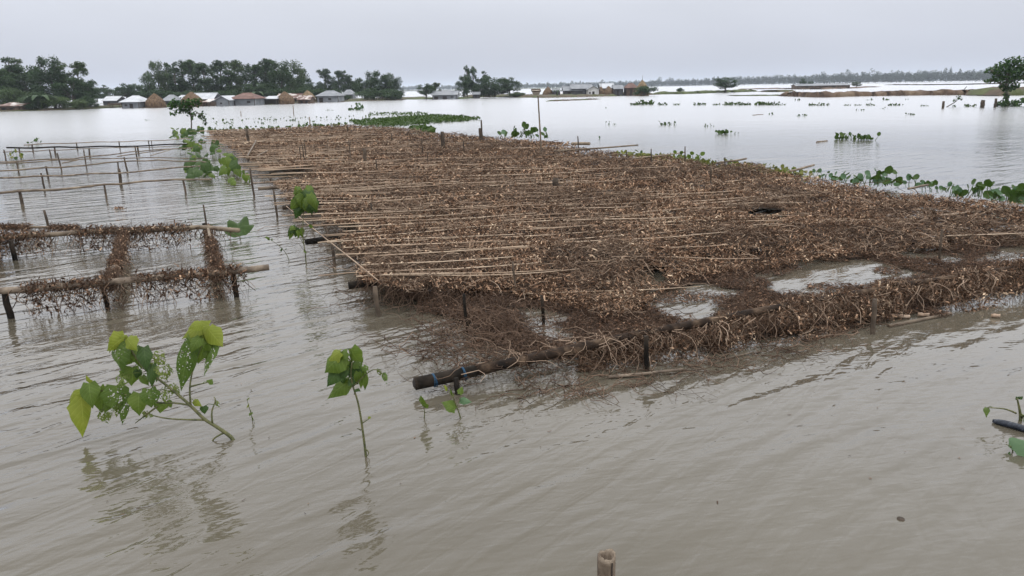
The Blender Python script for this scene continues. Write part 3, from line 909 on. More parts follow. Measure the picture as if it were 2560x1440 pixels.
VG = 'huts of the village on the left'
hut('grey-roofed hut cut by the left picture edge', -40, 27, 275, 253, 240, 'hip', 'tin_dark', 'tin_grey', 114, doors=(0.8,), group=VG)
hut('low brown-roofed lean-to at the left edge in front of the grey-roofed hut', -8, 56, 277, 264.5, 257, 'shed', 'wood_wall', 'tin_patch', None, 3, doors=(0.25,), windows=(0.6,), group=VG, name='lean_to')
hut('dark hut with a bright roof standing back between left grove and white hipped hut', 256, 296, 264, 251.5, 241.5, 'gable_side', 'tin_dark', 'tin_white', 150, doors=(0.4,), group=VG)
hut('square hut with bright white hipped roof left of the first haystack', 301, 353, 270, 254.5, 240.5, 'hip', 'tin_wall', 'tin_white', None, 4, doors=(0.55,), windows=(0.25,), group=VG)
hut('light grey hipped roof between the first and second haystack', 403, 437, 267, 251.5, 238, 'hip', 'tin_wall', 'tin_grey', 132, doors=(0.5,), group=VG)
hut('smaller grey hipped roof just left of the second haystack', 434, 466, 266, 250, 239, 'hip', 'tin_dark', 'tin_white', 136, doors=(0.5,), group=VG)
hut('bright white gabled roof directly behind the second haystack', 470, 538, 264, 247.5, 233.5, 'gable_side', 'tin_dark', 'tin_white', 136, doors=(0.85,), group=VG)
hut('small patched shed right of the second haystack', 508, 527, 265, 254.5, 248.5, 'shed', 'wood_wall', 'tin_patch', None, 2.2, doors=(0.5,), group=VG)
hut('grey tin hut showing its gable left of the rusty-roofed house', 537, 577, 264.5, 250.5, 240, 'gable_front', 'tin_wall', 'tin_white', None, 5, doors=(), windows=(0.4,), group=VG)
hut('long house with dark rusty hipped roof and grey tin walls', 573, 642, 263, 246.5, 233.5, 'hip', 'tin_wall', 'tin_rust', None, 5, doors=(0.1,), windows=(0.75,), group=VG)
hut('small open shed with white roof left of the third haystack', 658, 696, 260.5, 246.5, 241, 'shed', 'dark_opening', 'tin_white', None, 3, doors=(0.6,), group=VG)  # closed near-black walls stand for the shaded open inside
hut('rusty roof peeping out behind the third haystack', 690, 752, 258, 245, 235, 'gable_side', 'wood_wall', 'tin_patch', 138, doors=(0.8,), group=VG)
hut('patchy rust and white roofed shed between third and fourth haystack', 743, 778, 258, 248.5, 240.5, 'gable_side', 'wood_wall', 'tin_patch', None, 3, doors=(0.3, 0.7), group=VG)
hut('grey tin hut with silver hipped roof right of the fourth haystack', 789, 850, 255, 239.5, 227.5, 'hip', 'tin_wall', 'tin_grey', None, 5, doors=(0.2,), windows=(0.6,), group=VG)
hut('small grey hut half hidden between trees right of the silver-roofed hut', 855, 884, 250, 236, 224.5, 'hip', 'tin_wall', 'tin_grey', 175, doors=(), windows=(0.5,), group=VG)
hut('long low tin hut with striped roof on the middle islet', 1078, 1146, 247.5, 237, 228.5, 'gable_side', 'tin_wall', 'tin_grey', None, 4, doors=(0.15, 0.5), windows=(0.8,))
hut('little dark hut under the trees of the middle islet', 1180, 1201, 245, 236, 231, 'gable_side', 'tin_dark', 'tin_grey', None, 3, doors=(0.5,))
HG = 'huts of the hamlet on the right'
hut('tiny dark hut beside the banana plant', 1381, 1402, 241, 227.5, 222.5, 'gable_side', 'tin_dark', 'tin_grey', None, 3, doors=(0.5,), group=HG)
hut('dark hut with grey side-gabled roof, frontmost of the right hamlet', 1407, 1456, 240.5, 226, 215.5, 'gable_side', 'tin_dark', 'tin_grey', None, 4, doors=(0.3,), group=HG)
hut('long grey-roofed hut behind the frontmost dark hut of the right hamlet', 1426, 1482, 240, 221.5, 210.5, 'gable_side', 'tin_dark', 'tin_grey', 158, doors=(0.8,), group=HG)
hut('small white-walled hut left of the twin haystacks', 1466, 1501, 240, 224, 215, 'gable_front', 'white_wall', 'tin_grey', None, 4, doors=(0.5,), windows=(0.2,), group=HG)
hut('bright white roof rising behind the twin haystacks', 1500, 1537, 238, 220, 209, 'gable_side', 'tin_wall', 'tin_white', 158, doors=(0.6,), group=HG)
hut('dark tin hut right of the twin haystacks', 1533, 1560, 238, 222, 213, 'gable_side', 'tin_dark', 'tin_grey', 156, doors=(0.4,), group=HG)
hut('brown hut with rusty roof beside the tall pointed haystack', 1564, 1596, 237, 219.5, 208.5, 'hip', 'wood_wall', 'tin_rust', 155, doors=(0.4,), group=HG)
hut('long low brown shed on the far mud bank', 1988, 2126, 222.5, 213.5, 209.5, 'gable_side', 'wood_wall', 'tin_grey', 236, 4, doors=(0.2, 0.7), windows=(0.45,), name='long_shed')

def haystack(label, x, hw, yt, yb, Y=None, mat='straw', pole=None):
    if Y is None: Y = P(x, yb + 0.5)[1] + 1.5
    base = D(x, yb, Y); base[2] = 0
    top = D(x, yt, Y)[2]
    r = hw / FPX * Y
    e = empty('haystack', base)
    tag(e, label, 'haystack', 'haystacks')
    prof = [(0.93, -0.03), (1.0, 0.15), (0.99, 0.32), (0.86, 0.5), (0.62, 0.68), (0.36, 0.83), (0.15, 0.94), (0.03, 1.0)]
    sides = 28
    vs = []
    sd0 = random.uniform(0, 50)
    for k, (q, h) in enumerate(prof):
        for j in range(sides):
            a = j / sides * 2 * math.pi
            jit = 1 + 0.10 * (mnoise.noise(Vector((math.cos(a) * 2 + sd0, math.sin(a) * 2, h * 4)))) + random.uniform(-0.025, 0.025)
            vs.append((base[0] + r * q * jit * math.cos(a), base[1] + r * q * jit * math.sin(a), h * top * (1 + random.uniform(-0.01, 0.01))))
    b = MB()
    b.add(vs, [(k * sides + j, k * sides + (j + 1) % sides, (k + 1) * sides + (j + 1) % sides, (k + 1) * sides + j) for k in range(len(prof) - 1) for j in range(sides)])
    b.build('straw_pile', M[mat], e)
    # loose straw ends
    n = 260
    ph = rng.uniform(0, 6.28, n); hh = rng.uniform(0.05, 0.95, n)
    rr = r * np.interp(hh, [p[1] for p in prof], [p[0] for p in prof]) * 1.01
    pos = np.stack([base[0] + rr * np.cos(ph), base[1] + rr * np.sin(ph), hh * top], 1)
    s = rng.uniform(0.15, 0.4, n)
    me = scatter_mesh('loose_straw', LEAF4, LEAF4F, pos, rots(ph, rng.uniform(0.5, 1.4, n), rng.normal(0, .4, n)), np.stack([s, s * 0.25, s], 1), M[mat], base)
    tag(link_mesh('loose_straw', me, e), kind='stuff')
    if pole is not None:
        zt = D(x, pole, Y)[2]
        b = MB(); b.tube([base + (0, 0, top * 0.9), base + (0.02, 0, zt)], [0.05, 0.025], 5)
        b.build('centre_pole', M['post'], e)
haystack('haystack right of the white hipped hut, leftmost of all', 390, 23, 233, 269)
haystack('haystack behind the small leafy tree, with pointed tip', 482, 27, 229, 266)
haystack('round brown haystack left of the patchy rusty sheds', 714, 22, 228, 260)
haystack('partly hidden haystack just left of the silver-roofed hut', 771, 19, 225.5, 258, 140, 'straw_pale')
haystack('squat haystack with pole at the left of the right hamlet', 1370, 13, 216.5, 241.5, None, 'straw', 203)
haystack('left one of the twin haystacks with a pole', 1502, 9, 215.5, 240, None, 'straw', 200)
haystack('wider right one of the twin haystacks', 1521, 16, 215, 239.5)
haystack('tall pointed haystack with pole behind the round green bush', 1605, 16, 199.5, 236, 152, 'straw_pale', 189)

for lb, x, y, s in [('white heap lying before the frontmost dark hut', 1402, 240, 0.9), ('small white heap on the bank right of the twin haystacks', 1550, 238.5, 0.6)]:
    c = P(x, y); c[1] += 1.5; c[2] = 0.25
    b = MB()
    vs = []
    for k in range(5):
        for j in range(10):
            a = j / 10 * 6.283; q = math.cos(k / 4 * 1.5) * (1 + 0.2 * random.uniform(-1, 1))
            vs.append(c + np.array([s * q * math.cos(a), 0.5 * s * q * math.sin(a), 0.55 * s * math.sin(k / 4 * 1.5)]))
    b.add(vs, [(k * 10 + j, k * 10 + (j + 1) % 10, k * 10 + 10 + (j + 1) % 10, k * 10 + 10 + j) for k in range(4) for j in range(10)])
    tag(b.build('white_heap', M['white_wall'], loc=c), lb, 'heap', 'white heaps on the hamlet bank')

# small raft by the white hipped hut
c = P(283, 270)
e = empty('platform', c); tag(e, 'low dark platform on legs in the water by the white hipped hut', 'platform')
b = MB(); b.box((c[0], c[1] + 1, 0.55), 1.9, 1.2, 0.22); b.build('deck', M['wood_wall'], e, smooth=False)
for sx in (-0.75, 0.75):
    for sy in (0.6, 1.4):
        b = MB(); b.tube([(c[0] + sx, c[1] + sy, -0.3), (c[0] + sx, c[1] + sy, 0.45)], 0.06, 5); b.build('leg', M['post'], e)

# ------------------------------------------------------------------ bamboo
def bamboo_pts(p0, p1, sag=0.0, n=None, wob=0.0):
    p0, p1 = np.asarray(p0, float), np.asarray(p1, float)
    L_ = np.linalg.norm(p1 - p0)
    n = n or max(4, int(L_ / 0.22))
    t = np.linspace(0, 1, n)
    pts = p0 + (p1 - p0) * t[:, None]
    pts[:, 2] -= sag * 4 * t * (1 - t)
    if wob > 0:
        ph = random.uniform(0, 6)
        pts[:, 2] += wob * np.sin(t * 7 + ph); pts[:, 1] += wob * np.sin(t * 5 + ph * 2)
    return pts

def bamboo_into(b, pts, r0_, r1_, sides=8, node=0.3):
    """bamboo cane with raised nodes"""
    pts = np.asarray(pts, float)
    seg = np.linalg.norm(np.diff(pts, axis=0), axis=1)
    s = np.concatenate([[0], np.cumsum(seg)])
    L_ = s[-1]
    ss, rr = [], []
    k = 0.0
    while k < L_:
        f = k / L_
        r = r0_ + (r1_ - r0_) * f
        if k > 0:
            ss += [k - 0.012, k, k + 0.012]; rr += [r, r * 1.16, r]
        else:
            ss.append(0); rr.append(r)
        mid = k + node * 0.5
        if mid < L_ - 0.02: ss.append(mid); rr.append(r * 0.985)
        k += node * random.uniform(0.85, 1.15)
    ss.append(L_); rr.append(r1_)
    ss = np.array(ss); o = np.argsort(ss)
    ss = np.clip(ss[o], 0, L_); rr = np.array(rr)[o]
    keep = np.concatenate([[True], np.diff(ss) > 1e-4])
    ss, rr = ss[keep], rr[keep]
    q = np.stack([np.interp(ss, s, pts[:, i]) for i in range(3)], 1)
    b.tube(q, rr, sides)

def post_into(b, base, top, r, sides=7):
    base, top = np.asarray(base, float), np.asarray(top, float)
    t = np.linspace(0, 1, 6)
    pts = base + (top - base) * t[:, None]
    pts[1:-1, :2] += np.array([[random.uniform(-1, 1), random.uniform(-1, 1)] for _ in range(4)]) * r * 0.25
    b.tube(pts, r * np.array([1, 1.04, 0.98, 1.03, 0.97, 0.9]), sides)

# left racks: each rail with its posts
ZR = 0.27
def rail_rack(label, line, posts, r=0.02, mat='bamboo', z=ZR):
    """line: photo pixels of the rail at height z; posts: (x, y_top, px radius scale, above)"""
    pts = [P(x, y, z) for x, y in line]
    e = empty('bamboo_rack', (pts[0][0], pts[0][1], 0))
    tag(e, label, 'bamboo rack', 'bare bamboo racks in the water on the left')
    full = np.concatenate([bamboo_pts(a, c, wob=0.013)[(0 if i == 0 else 1):] for i, (a, c) in enumerate(zip(pts[:-1], pts[1:]))])
    b = MB(); bamboo_into(b, full, r * 1.1, r * 0.85, 7)
    b.build('rail', M[mat], e)
    xs = [q[0] for q in line]; ys = [q[1] for q in line]
    for px, above, pr, lean in posts:
        py = float(np.interp(px, xs, ys))
        q = P(px, py, z)
        b = MB()
        post_into(b, (q[0] + lean, q[1] + 0.03, -0.25), (q[0] - lean * above / 0.4, q[1] + 0.03 + r, z + above), pr)
        b.build('post', M['post'], e)
    return e
rail_rack('nearest bare bamboo rack, rail running to the first broad-leaf creeper', [(-60, 486), (0, 481), (130, 474), (257, 463), (400, 451), (529, 448)], [(44, 0.03, 0.03, .03), (257, 0.0, 0.02, .03), (455, 0.0, 0.022, .04)], 0.022)
rail_rack('second bare bamboo rack from the front with a pale right end', [(-60, 447), (0, 443.5), (130, 440), (295, 432), (420, 422), (527, 412)], [(101, 0.07, 0.02, .04), (296, 0.09, 0.035, 0.0)], 0.019, 'bamboo_pale')
rail_rack('third bare bamboo rack from the front, bent down at its right end', [(-60, 431), (0, 427), (150, 418), (298, 405), (400, 400), (520, 406)], [(113, 0.05, 0.022, .02), (292, 0.0, 0.02, 0), (311, 0.12, 0.024, .05)], 0.018)
rail_rack('fourth bare bamboo rack from the front, straight and thin', [(-60, 412), (0, 409), (150, 401), (298, 395), (513, 395)], [(40, 0.0, 0.02, 0), (146, 0.2, 0.02, .05)], 0.014)
rail_rack('fifth bare bamboo rack from the front, climbing to the right', [(-60, 409), (0, 405), (187, 396), (330, 380), (500, 367)], [(210, 0.22, 0.018, 0), (338, 0.16, 0.022, .02)], 0.018, 'bamboo_pale')
rail_rack('sixth rack from the front, two thin rails starting at the left edge', [(7, 381), (121, 376), (220, 372), (451, 365)], [(9, 0.08, 0.022, .02), (122, 0.03, 0.022, 0.02), (221, 0.0, 0.028, -.03)], 0.013)
rail_rack('seventh rack from the front with a thick dark rail', [(17, 370), (160, 368), (300, 366), (479, 360)], [(45, 0.0, 0.024, 0), (134, 0.0, 0.03, 0), (342, 0.0, 0.03, 0)], 0.026, 'bamboo_wet')
rail_rack('farthest bare bamboo rack near the small leafy tree', [(60, 362), (189, 357), (295, 354), (370, 352), (479, 347)], [(78, 0.0, 0.025, 0), (189, 0.02, 0.022, 0.02), (296, 0.02, 0.022, 0), (370, 0.02, 0.02, 0), (377, 0.0, 0.015, 0)], 0.016)
for lb, line, r in [('short slanting cane crossing between the fourth and fifth rack', [(293, 391), (430, 372)], 0.016), ('shorter cane slanting under the seventh rack', [(376, 389), (428, 374)], 0.013),
                    ('dark short cane lying on the fourth rack', [(155, 408), (195, 400)], 0.016)]:
    b = MB(); bamboo_into(b, bamboo_pts(P(*line[0], 0.22), P(*line[1], 0.29)), r, r * .8, 6)
    q = P(*line[0], 0)
    tag(b.build('bamboo_cane', M['bamboo'], loc=(q[0], q[1], 0)), lb, 'cane', 'loose canes on the racks')

def stake(label, x, yb, yt, r, mat='post', lean=0.0, name='stake', group='stakes standing in the water', zb=0.0):
    q = P(x, yb, zb)
    top = D(x, yt, q[1])
    b = MB()
    post_into(b, (q[0] + lean, q[1], -0.3), (q[0] - lean * 0.5, q[1], top[2]), r)
    return tag(b.build(name, M[mat], loc=(q[0], q[1], 0)), label, 'stake', group)
stake('short dark stake just behind the vine-covered frame, left one', 121, 572, 525, 0.02, lean=0.03)
stake('thin bent stake behind the right end of the vine-covered frame', 516, 566, 512, 0.014, lean=0.01)
stake('thin stake in open water left of the third haystack', 735, 289, 263, 0.035, 'bamboo')
stake('thin stake in open water below the rusty-roofed house', 603, 290, 278, 0.035, 'bamboo')
stake('slim stake at the far edge of the dead vines', 776, 322, 292, 0.03, 'bamboo')
stake('stake near the right bank tree, leftmost of three', 2357, 271, 253, 0.09, 'post')
stake('thick stump near the right bank tree, with a swollen top', 2456, 269, 250, 0.15, 'post')
stake('stake closest to the right bank tree', 2487, 268, 246, 0.09, 'post')
stake('leaning thin stake on the brown mud bank', 2412, 227, 216, 0.06, 'post', lean=-0.5)

# ------------------------------------------------------------------ dead vine shapes
def curl(n=5, seed=None):
    r = random
    return r

SHARD = np.array([(-0.5, -0.22, 0.0), (-0.5, 0.2, 0.12), (-0.1, -0.34, 0.16), (-0.12, 0.34, 0.02), (0.3, -0.24, 0.02), (0.28, 0.26, 0.20), (0.58, 0.0, -0.08)])
SHARDF4 = [(0, 2, 3, 1), (2, 4, 5, 3), (4, 6, 6, 5)]
SHARDF = [(0, 2, 3), (0, 3, 1), (2, 4, 5), (2, 5, 3), (4, 6, 5)]
# a curved stem piece: ribbon folded into a V so that it has body
def stem_template():
    t = np.linspace(0, 1, 5)
    c = np.stack([t - 0.5, 0.16 * np.sin(t * 4.4), 0.20 * np.sin(t * 3.1)], 1)
    v = []
    for p in c:
        v += [p + (0, -0.028, 0), p + (0, 0.028, 0), p + (0, 0, 0.05)]
    f = []
    for i in range(4):
        for a, d in ((0, 1), (1, 2), (2, 0)):
            f.append((i * 3 + a, i * 3 + d, i * 3 + 3 + d, i * 3 + 3 + a))
    return np.array(v), f
STV, STF = stem_template()

def shards(name, pos, size, mat, parent, flat=0.55, elong=1.0):
    n = len(pos)
    M3 = rots(rng.uniform(0, 6.28, n), rng.normal(0, flat, n), rng.normal(0, flat * 1.2, n))
    s = size * rng.uniform(0.6, 1.4, n)
    sc_ = np.stack([s * elong * rng.uniform(0.8, 1.4, n), s * rng.uniform(0.35, 0.85, n), s * rng.uniform(0.6, 2.0, n)], 1)
    o = link_mesh(name, scatter_mesh(name, SHARD, SHARDF, pos, M3, sc_, M[mat], wloc(parent)), parent)
    return tag(o, kind='stuff')

def stems(name, pos, size, mat, parent, tilt=0.35, thick=1.0):
    n = len(pos)
    M3 = rots(rng.uniform(0, 6.28, n), rng.normal(0, tilt, n), rng.uniform(0, 6.28, n))
    s = size * rng.uniform(0.5, 1.5, n)
    sc_ = np.stack([s, s * rng.uniform(0.3, 1.3, n), s * rng.uniform(0.3, 1.2, n)], 1)
    o = link_mesh(name, scatter_mesh(name, STV, STF, pos, M3, sc_ * np.array([1, thick, thick]), M[mat], wloc(parent), True), parent)
    return tag(o, kind='stuff')

def hang_into(b, p, length, r=0.004, spread=0.12):
    """a limp stem hanging from p with some curl"""
    n = 7
    t = np.linspace(0, 1, n)
    a = random.uniform(0, 6.28)
    k = random.uniform(-1, 1) * spread
    w2 = random.uniform(-1, 1) * spread * 0.7
    q = np.stack([p[0] + k * t + 0.03 * np.sin(t * 6 + a), p[1] + w2 * t + 0.03 * np.cos(t * 5 + a), p[2] - length * t + 0.05 * np.sin(t * 3.1) * random.uniform(-0.3, 1)], 1)
    b.tube(q, np.linspace(r, r * 0.5, n), 4, cap=False)

def tangle_into(b, p, n=12, step=0.06, r=0.004, zlo=0.01, zhi=0.25, turn=0.7, head=None):
    a = random.uniform(0, 6.28) if head is None else head
    el = random.uniform(-0.4, 0.6)
    q = [np.array(p, float)]
    for i in range(n):
        a += random.gauss(0, turn); el = el * 0.7 + random.gauss(0, 0.35)
        d = np.array([math.cos(a) * math.cos(el), math.sin(a) * math.cos(el), math.sin(el)]) * step
        nx = q[-1] + d
        if nx[2] < zlo or nx[2] > zhi: d[2] *= -1; el *= -1; nx = q[-1] + d
        q.append(nx)
    b.tube(np.array(q), np.linspace(r, r * 0.45, len(q)), 4, cap=False)

# vine-covered frame on the left
def vine_pole(e, line, z, r, mat, hang=(0.18, 0.36), bare=(), density=1.0, skirt=1.0):
    """pole along photo pixels with dead leaves wrapped round it and hanging down"""
    zz = z if isinstance(z, (list, tuple)) else [z] * len(line)
    pts = [P(x, y, k) for (x, y), k in zip(line, zz)]
    full = np.concatenate([bamboo_pts(a, c, wob=0.004)[(0 if i == 0 else 1):] for i, (a, c) in enumerate(zip(pts[:-1], pts[1:]))])
    b = MB(); bamboo_into(b, full, r, r * 0.95, 10, 0.35)
    pole = b.build('pole', M[mat], e)
    seg = np.linalg.norm(np.diff(full, axis=0), axis=1)
    s = np.concatenate([[0], np.cumsum(seg)])
    L_ = s[-1]
    def at(u): return np.stack([np.interp(u, s, full[:, i]) for i in range(3)], 1)
    n = int(L_ * 1700 * density)
    u = rng.uniform(0, L_, n)
    dens = vnoise(u * 2.2 + full[0, 0] * 3, np.full(n, full[0, 1]))
    ok = dens > 0.28
    for lo, hi in bare: ok &= ~((u / L_ > lo) & (u / L_ < hi))
    u = u[ok]; n = len(u)
    c = at(u)
    drop = rng.random(n) ** 1.6 * (hang[0] + (hang[1] - hang[0]) * vnoise(u * 3 + 9, u * 0)) * 1.25 * skirt
    on = rng.random(n) < 0.48
    c[:, 2] += np.where(on, rng.normal(0.01, r * 0.9, n), r - drop)
    c[:, 1] += rng.normal(0, 0.035, n); c[:, 0] += rng.normal(0, 0.02, n)
    c = c[c[:, 2] > 0.012]; n = len(c)
    k = n // 2
    shards('dead_leaves', c[:k // 2], 0.034, 'shard', e, 0.9)
    shards('wet_leaves', c[k // 2:k], 0.036, 'shard_dark', e, 0.9)
    stems('dead_stems', c[k:], 0.10, 'stem_dark', e, 1.0, 0.6)
    b = MB()
    for i in range(int(L_ * 60 * density)):
        q = random.uniform(0, L_)
        f = q / L_
        if any(lo < f < hi for lo, hi in bare): continue
        p = at(np.array([q]))[0]
        hang_into(b, (p[0], p[1] + random.uniform(-.03, .03), p[2] + 0.01), random.uniform(0.12, 0.34) * skirt, random.uniform(0.003, 0.006), 0.14)
    tag(b.build('hanging_stems', M['stem'], e), kind='stuff')
    return pole, at, L_

vf = empty('draped_trellis', P(300, 770))
tag(vf, 'bamboo frame draped with brown dead vines at the left edge', 'trellis')
vine_pole(vf, [(-60, 737), (0, 728), (160, 716), (323, 700), (500, 686), (672, 669)], ZR, 0.034, 'bamboo_pale', bare=((0.0, 0.10), (0.9, 1.0)), density=1.0)
vine_pole(vf, [(-60, 600), (35, 592), (200, 581), (400, 574), (500, 568), (597, 576)], ZR, 0.032, 'bamboo', bare=((0.94, 1.0),), density=1.1)
vine_pole(vf, [(-60, 569), (0, 569), (90, 568), (192, 571)], 0.16, 0.02, 'bamboo', hang=(0.04, 0.12), density=0.9, skirt=0.5)
vine_pole(vf, [(308, 580), (294, 640), (270, 705)], 0.26, 0.018, 'bamboo', hang=(0.05, 0.2), density=1.25, skirt=0.75)
vine_pole(vf, [(520, 568), (530, 620), (548, 681)], 0.26, 0.018, 'bamboo', hang=(0.05, 0.2), density=0.95, skirt=0.7)
vine_pole(vf, [(-70, 640), (-10, 600)], 0.25, 0.02, 'bamboo', hang=(0.1, 0.3), density=3.0)
for px, py, r, ab in [(2, 730, 0.03, 0.0), (507, 569, 0.026, 0.06), (578, 680, 0.026, 0.0), (20, 600, 0.03, 0.0), (250, 708, 0.022, 0.0), (296, 577, 0.022, 0.0)]:
    q = P(px, py, ZR)
    b = MB(); post_into(b, (q[0] + 0.02, q[1] + 0.05, -0.3), (q[0], q[1] + 0.05, ZR + ab - 0.01), r)
    b.build('post', M['bamboo_wet'], vf)

# ------------------------------------------------------------------ the big trellis of dead vines
def wpoly(px, z):
    return np.array([P(x, y, z)[:2] for x, y in px])
A_PX = [(515, 327), (700, 320), (870, 312), (1000, 319), (1090, 331), (1240, 342), (1380, 352), (1480, 374), (1560, 385), (1700, 389), (1760, 404), (1900, 414), (2050, 446), (2200, 470), (2400, 494), (2560, 506),
        (2760, 530), (2760, 592), (2560, 600), (2340, 616), (2200, 629), (2050, 645), (1950, 658), (1800, 676), (1700, 700), (1560, 740), (1300, 724), (900, 708), (905, 655), (850, 600), (800, 545), (720, 490), (665, 445), (640, 405), (600, 375), (545, 350)]
A_POLY = np.array([P(a, c, 0.08 if (590 < c < 740 and a > 1500) else (0.12 if (a, c) == (1300, 724) else 0.27))[:2] for a, c in A_PX])
A_HOLES = [wpoly(h, 0.27) for h in (
    [(1868, 520), (1900, 513), (1965, 520), (1960, 534), (1900, 532)],
    [(1600, 640), (1660, 632), (1690, 650), (1620, 660)],
    [(640, 418), (760, 412), (800, 425), (760, 440), (650, 452)],
    [(1380, 440), (1410, 437), (1430, 446), (1390, 452)],
    [(700, 500), (800, 495), (830, 530), (780, 540)],
    [(800, 560), (880, 555), (900, 580), (860, 600)])]
B_PX = [(1000, 722), (1300, 718), (1560, 728), (1700, 686), (1800, 664), (1950, 648), (2050, 636), (2200, 621), (2340, 608), (2560, 596), (2760, 588), (2760, 650), (2560, 700), (2440, 735), (2300, 770), (2150, 800), (2000, 825), (1850, 845),
        (1700, 862), (1600, 872), (1480, 876), (1400, 886), (1310, 880), (1240, 850), (1190, 815), (1130, 785), (1070, 765)]
B_POLY = wpoly(B_PX, 0.06)
B_HOLES = [wpoly(h, 0.03) for h in (
    [(1275, 758), (1345, 762), (1408, 784), (1462, 822), (1496, 858), (1430, 860), (1364, 836), (1312, 803)],
    [(1578, 748), (1640, 722), (1700, 720), (1750, 706), (1815, 714), (1840, 728), (1800, 752), (1812, 770), (1796, 792), (1755, 810), (1690, 794), (1632, 772)],
    [(1846, 694), (1905, 670), (1960, 668), (2000, 650), (2080, 640), (2130, 648), (2180, 642), (2240, 660), (2310, 678), (2330, 690), (2270, 694), (2190, 708), (2100, 722), (2040, 736), (1965, 728), (1895, 712)],
    [(2212, 630), (2330, 620), (2396, 630), (2406, 646), (2350, 652), (2290, 642)],
    [(2425, 642), (2500, 620), (2600, 603), (2650, 610), (2570, 636), (2520, 650), (2450, 657)])]

def lump(x, y):
    return (vnoise(x * 2.1, y * 1.6) - 0.5) * 0.11 + (vnoise(x * 5.3 + 7, y * 4.1) - 0.5) * 0.07
_fe = np.array([P(a, c, 0.27 if a < 1000 else 0.12 if a < 1400 else 0.08)[:2] for a, c in [(900, 708), (1300, 722), (1560, 735), (1700, 690), (1800, 668), (1950, 652), (2050, 640), (2200, 625), (2340, 612), (2560, 600), (2760, 592)]])
_fs = np.array([0, 0.8, 1, 1, 1, 1, 1, 1, 1, 1, 1.0])
def zA(x, y):
    yf = np.interp(x, _fe[:, 0], _fe[:, 1]); s = np.interp(x, _fe[:, 0], _fs)
    t = np.clip((y - yf) / 1.3, 0, 1)
    return 0.245 * (1 - s * (1 - t) ** 1.3 * 0.72) + lump(x, y) * 0.8

def in_area(x, y, poly, holes, ragged=0.0):
    if ragged > 0:
        x = x + (vnoise(x * 3, y * 3) - 0.5) * ragged + (vnoise(x * 11, y * 11) - 0.5) * ragged * 0.5
        y = y + (vnoise(x * 3 + 20, y * 3) - 0.5) * ragged + (vnoise(x * 11 + 5, y * 11) - 0.5) * ragged * 0.5
    ok = inpoly(x, y, poly)
    for h in holes: ok &= ~inpoly(x, y, h)
    return ok

def sample_area(n, poly, holes, power=1.0, ragged=0.0):
    """points over an area, thinning with distance"""
    y0, y1 = poly[:, 1].min(), poly[:, 1].max()
    xs, ys = [], []
    got = 0
    while got < n:
        y = np.exp(rng.uniform(math.log(y0), math.log(y1), n * 2)) if power == 1.0 else rng.uniform(y0, y1, n * 2)
        x = rng.uniform(-0.75, 0.9, n * 2) * y
        ok = in_area(x, y, poly, holes, ragged)
        xs.append(x[ok]); ys.append(y[ok]); got += ok.sum()
    return np.concatenate(xs)[:n], np.concatenate(ys)[:n]

tre = empty('vine_trellis', P(1500, 720))
tag(tre, 'wide low trellis of sticks buried under brown dead vines', 'trellis')

# base mat of matted stems
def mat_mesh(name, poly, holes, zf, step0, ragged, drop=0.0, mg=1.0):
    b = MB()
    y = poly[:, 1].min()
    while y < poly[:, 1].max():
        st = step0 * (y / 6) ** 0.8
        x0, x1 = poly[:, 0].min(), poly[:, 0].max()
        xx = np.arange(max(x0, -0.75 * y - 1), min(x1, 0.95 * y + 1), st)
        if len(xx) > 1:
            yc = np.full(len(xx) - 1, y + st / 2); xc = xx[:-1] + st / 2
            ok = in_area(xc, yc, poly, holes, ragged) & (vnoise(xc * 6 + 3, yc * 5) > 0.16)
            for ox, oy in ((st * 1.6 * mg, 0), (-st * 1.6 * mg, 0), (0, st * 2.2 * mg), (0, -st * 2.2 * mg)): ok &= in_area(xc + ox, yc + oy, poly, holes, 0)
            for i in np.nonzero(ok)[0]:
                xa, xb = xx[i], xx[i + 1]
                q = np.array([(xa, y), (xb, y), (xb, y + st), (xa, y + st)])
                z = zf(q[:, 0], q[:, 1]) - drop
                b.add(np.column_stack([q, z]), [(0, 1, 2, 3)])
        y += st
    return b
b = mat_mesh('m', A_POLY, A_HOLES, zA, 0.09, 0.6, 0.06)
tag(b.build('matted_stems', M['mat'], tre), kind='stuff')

n = 125000
x, y = sample_area(n, A_POLY, A_HOLES, 1.0, 0.25)
z = zA(x, y) + np.abs(rng.normal(0, 0.028, n)) - 0.025
thin = vnoise(x * 1.1 + 4, y * 0.9 + 2)
leafy = (thin > rng.uniform(0.25, 0.7, n)) | (rng.random(n) < 0.2)
sz = 0.023 * (y / 6) ** 0.6
pos = np.column_stack([x, y, z])
k = leafy
shards('dead_leaves', pos[k], sz[k], 'shard', tre, 0.7, 1.35)
stems('dead_stems', pos[~k], sz[~k] * 3.3, 'stem', tre, 0.35, 0.9)
x, y = sample_area(16000, A_POLY, A_HOLES, 1.0, 0.35)
z = zA(x, y) + rng.normal(0.01, 0.03, len(x))
stems('dead_stems', np.column_stack([x, y, z]), 0.14 * (y / 6) ** 0.45, 'stem', tre, 0.3, 0.55)

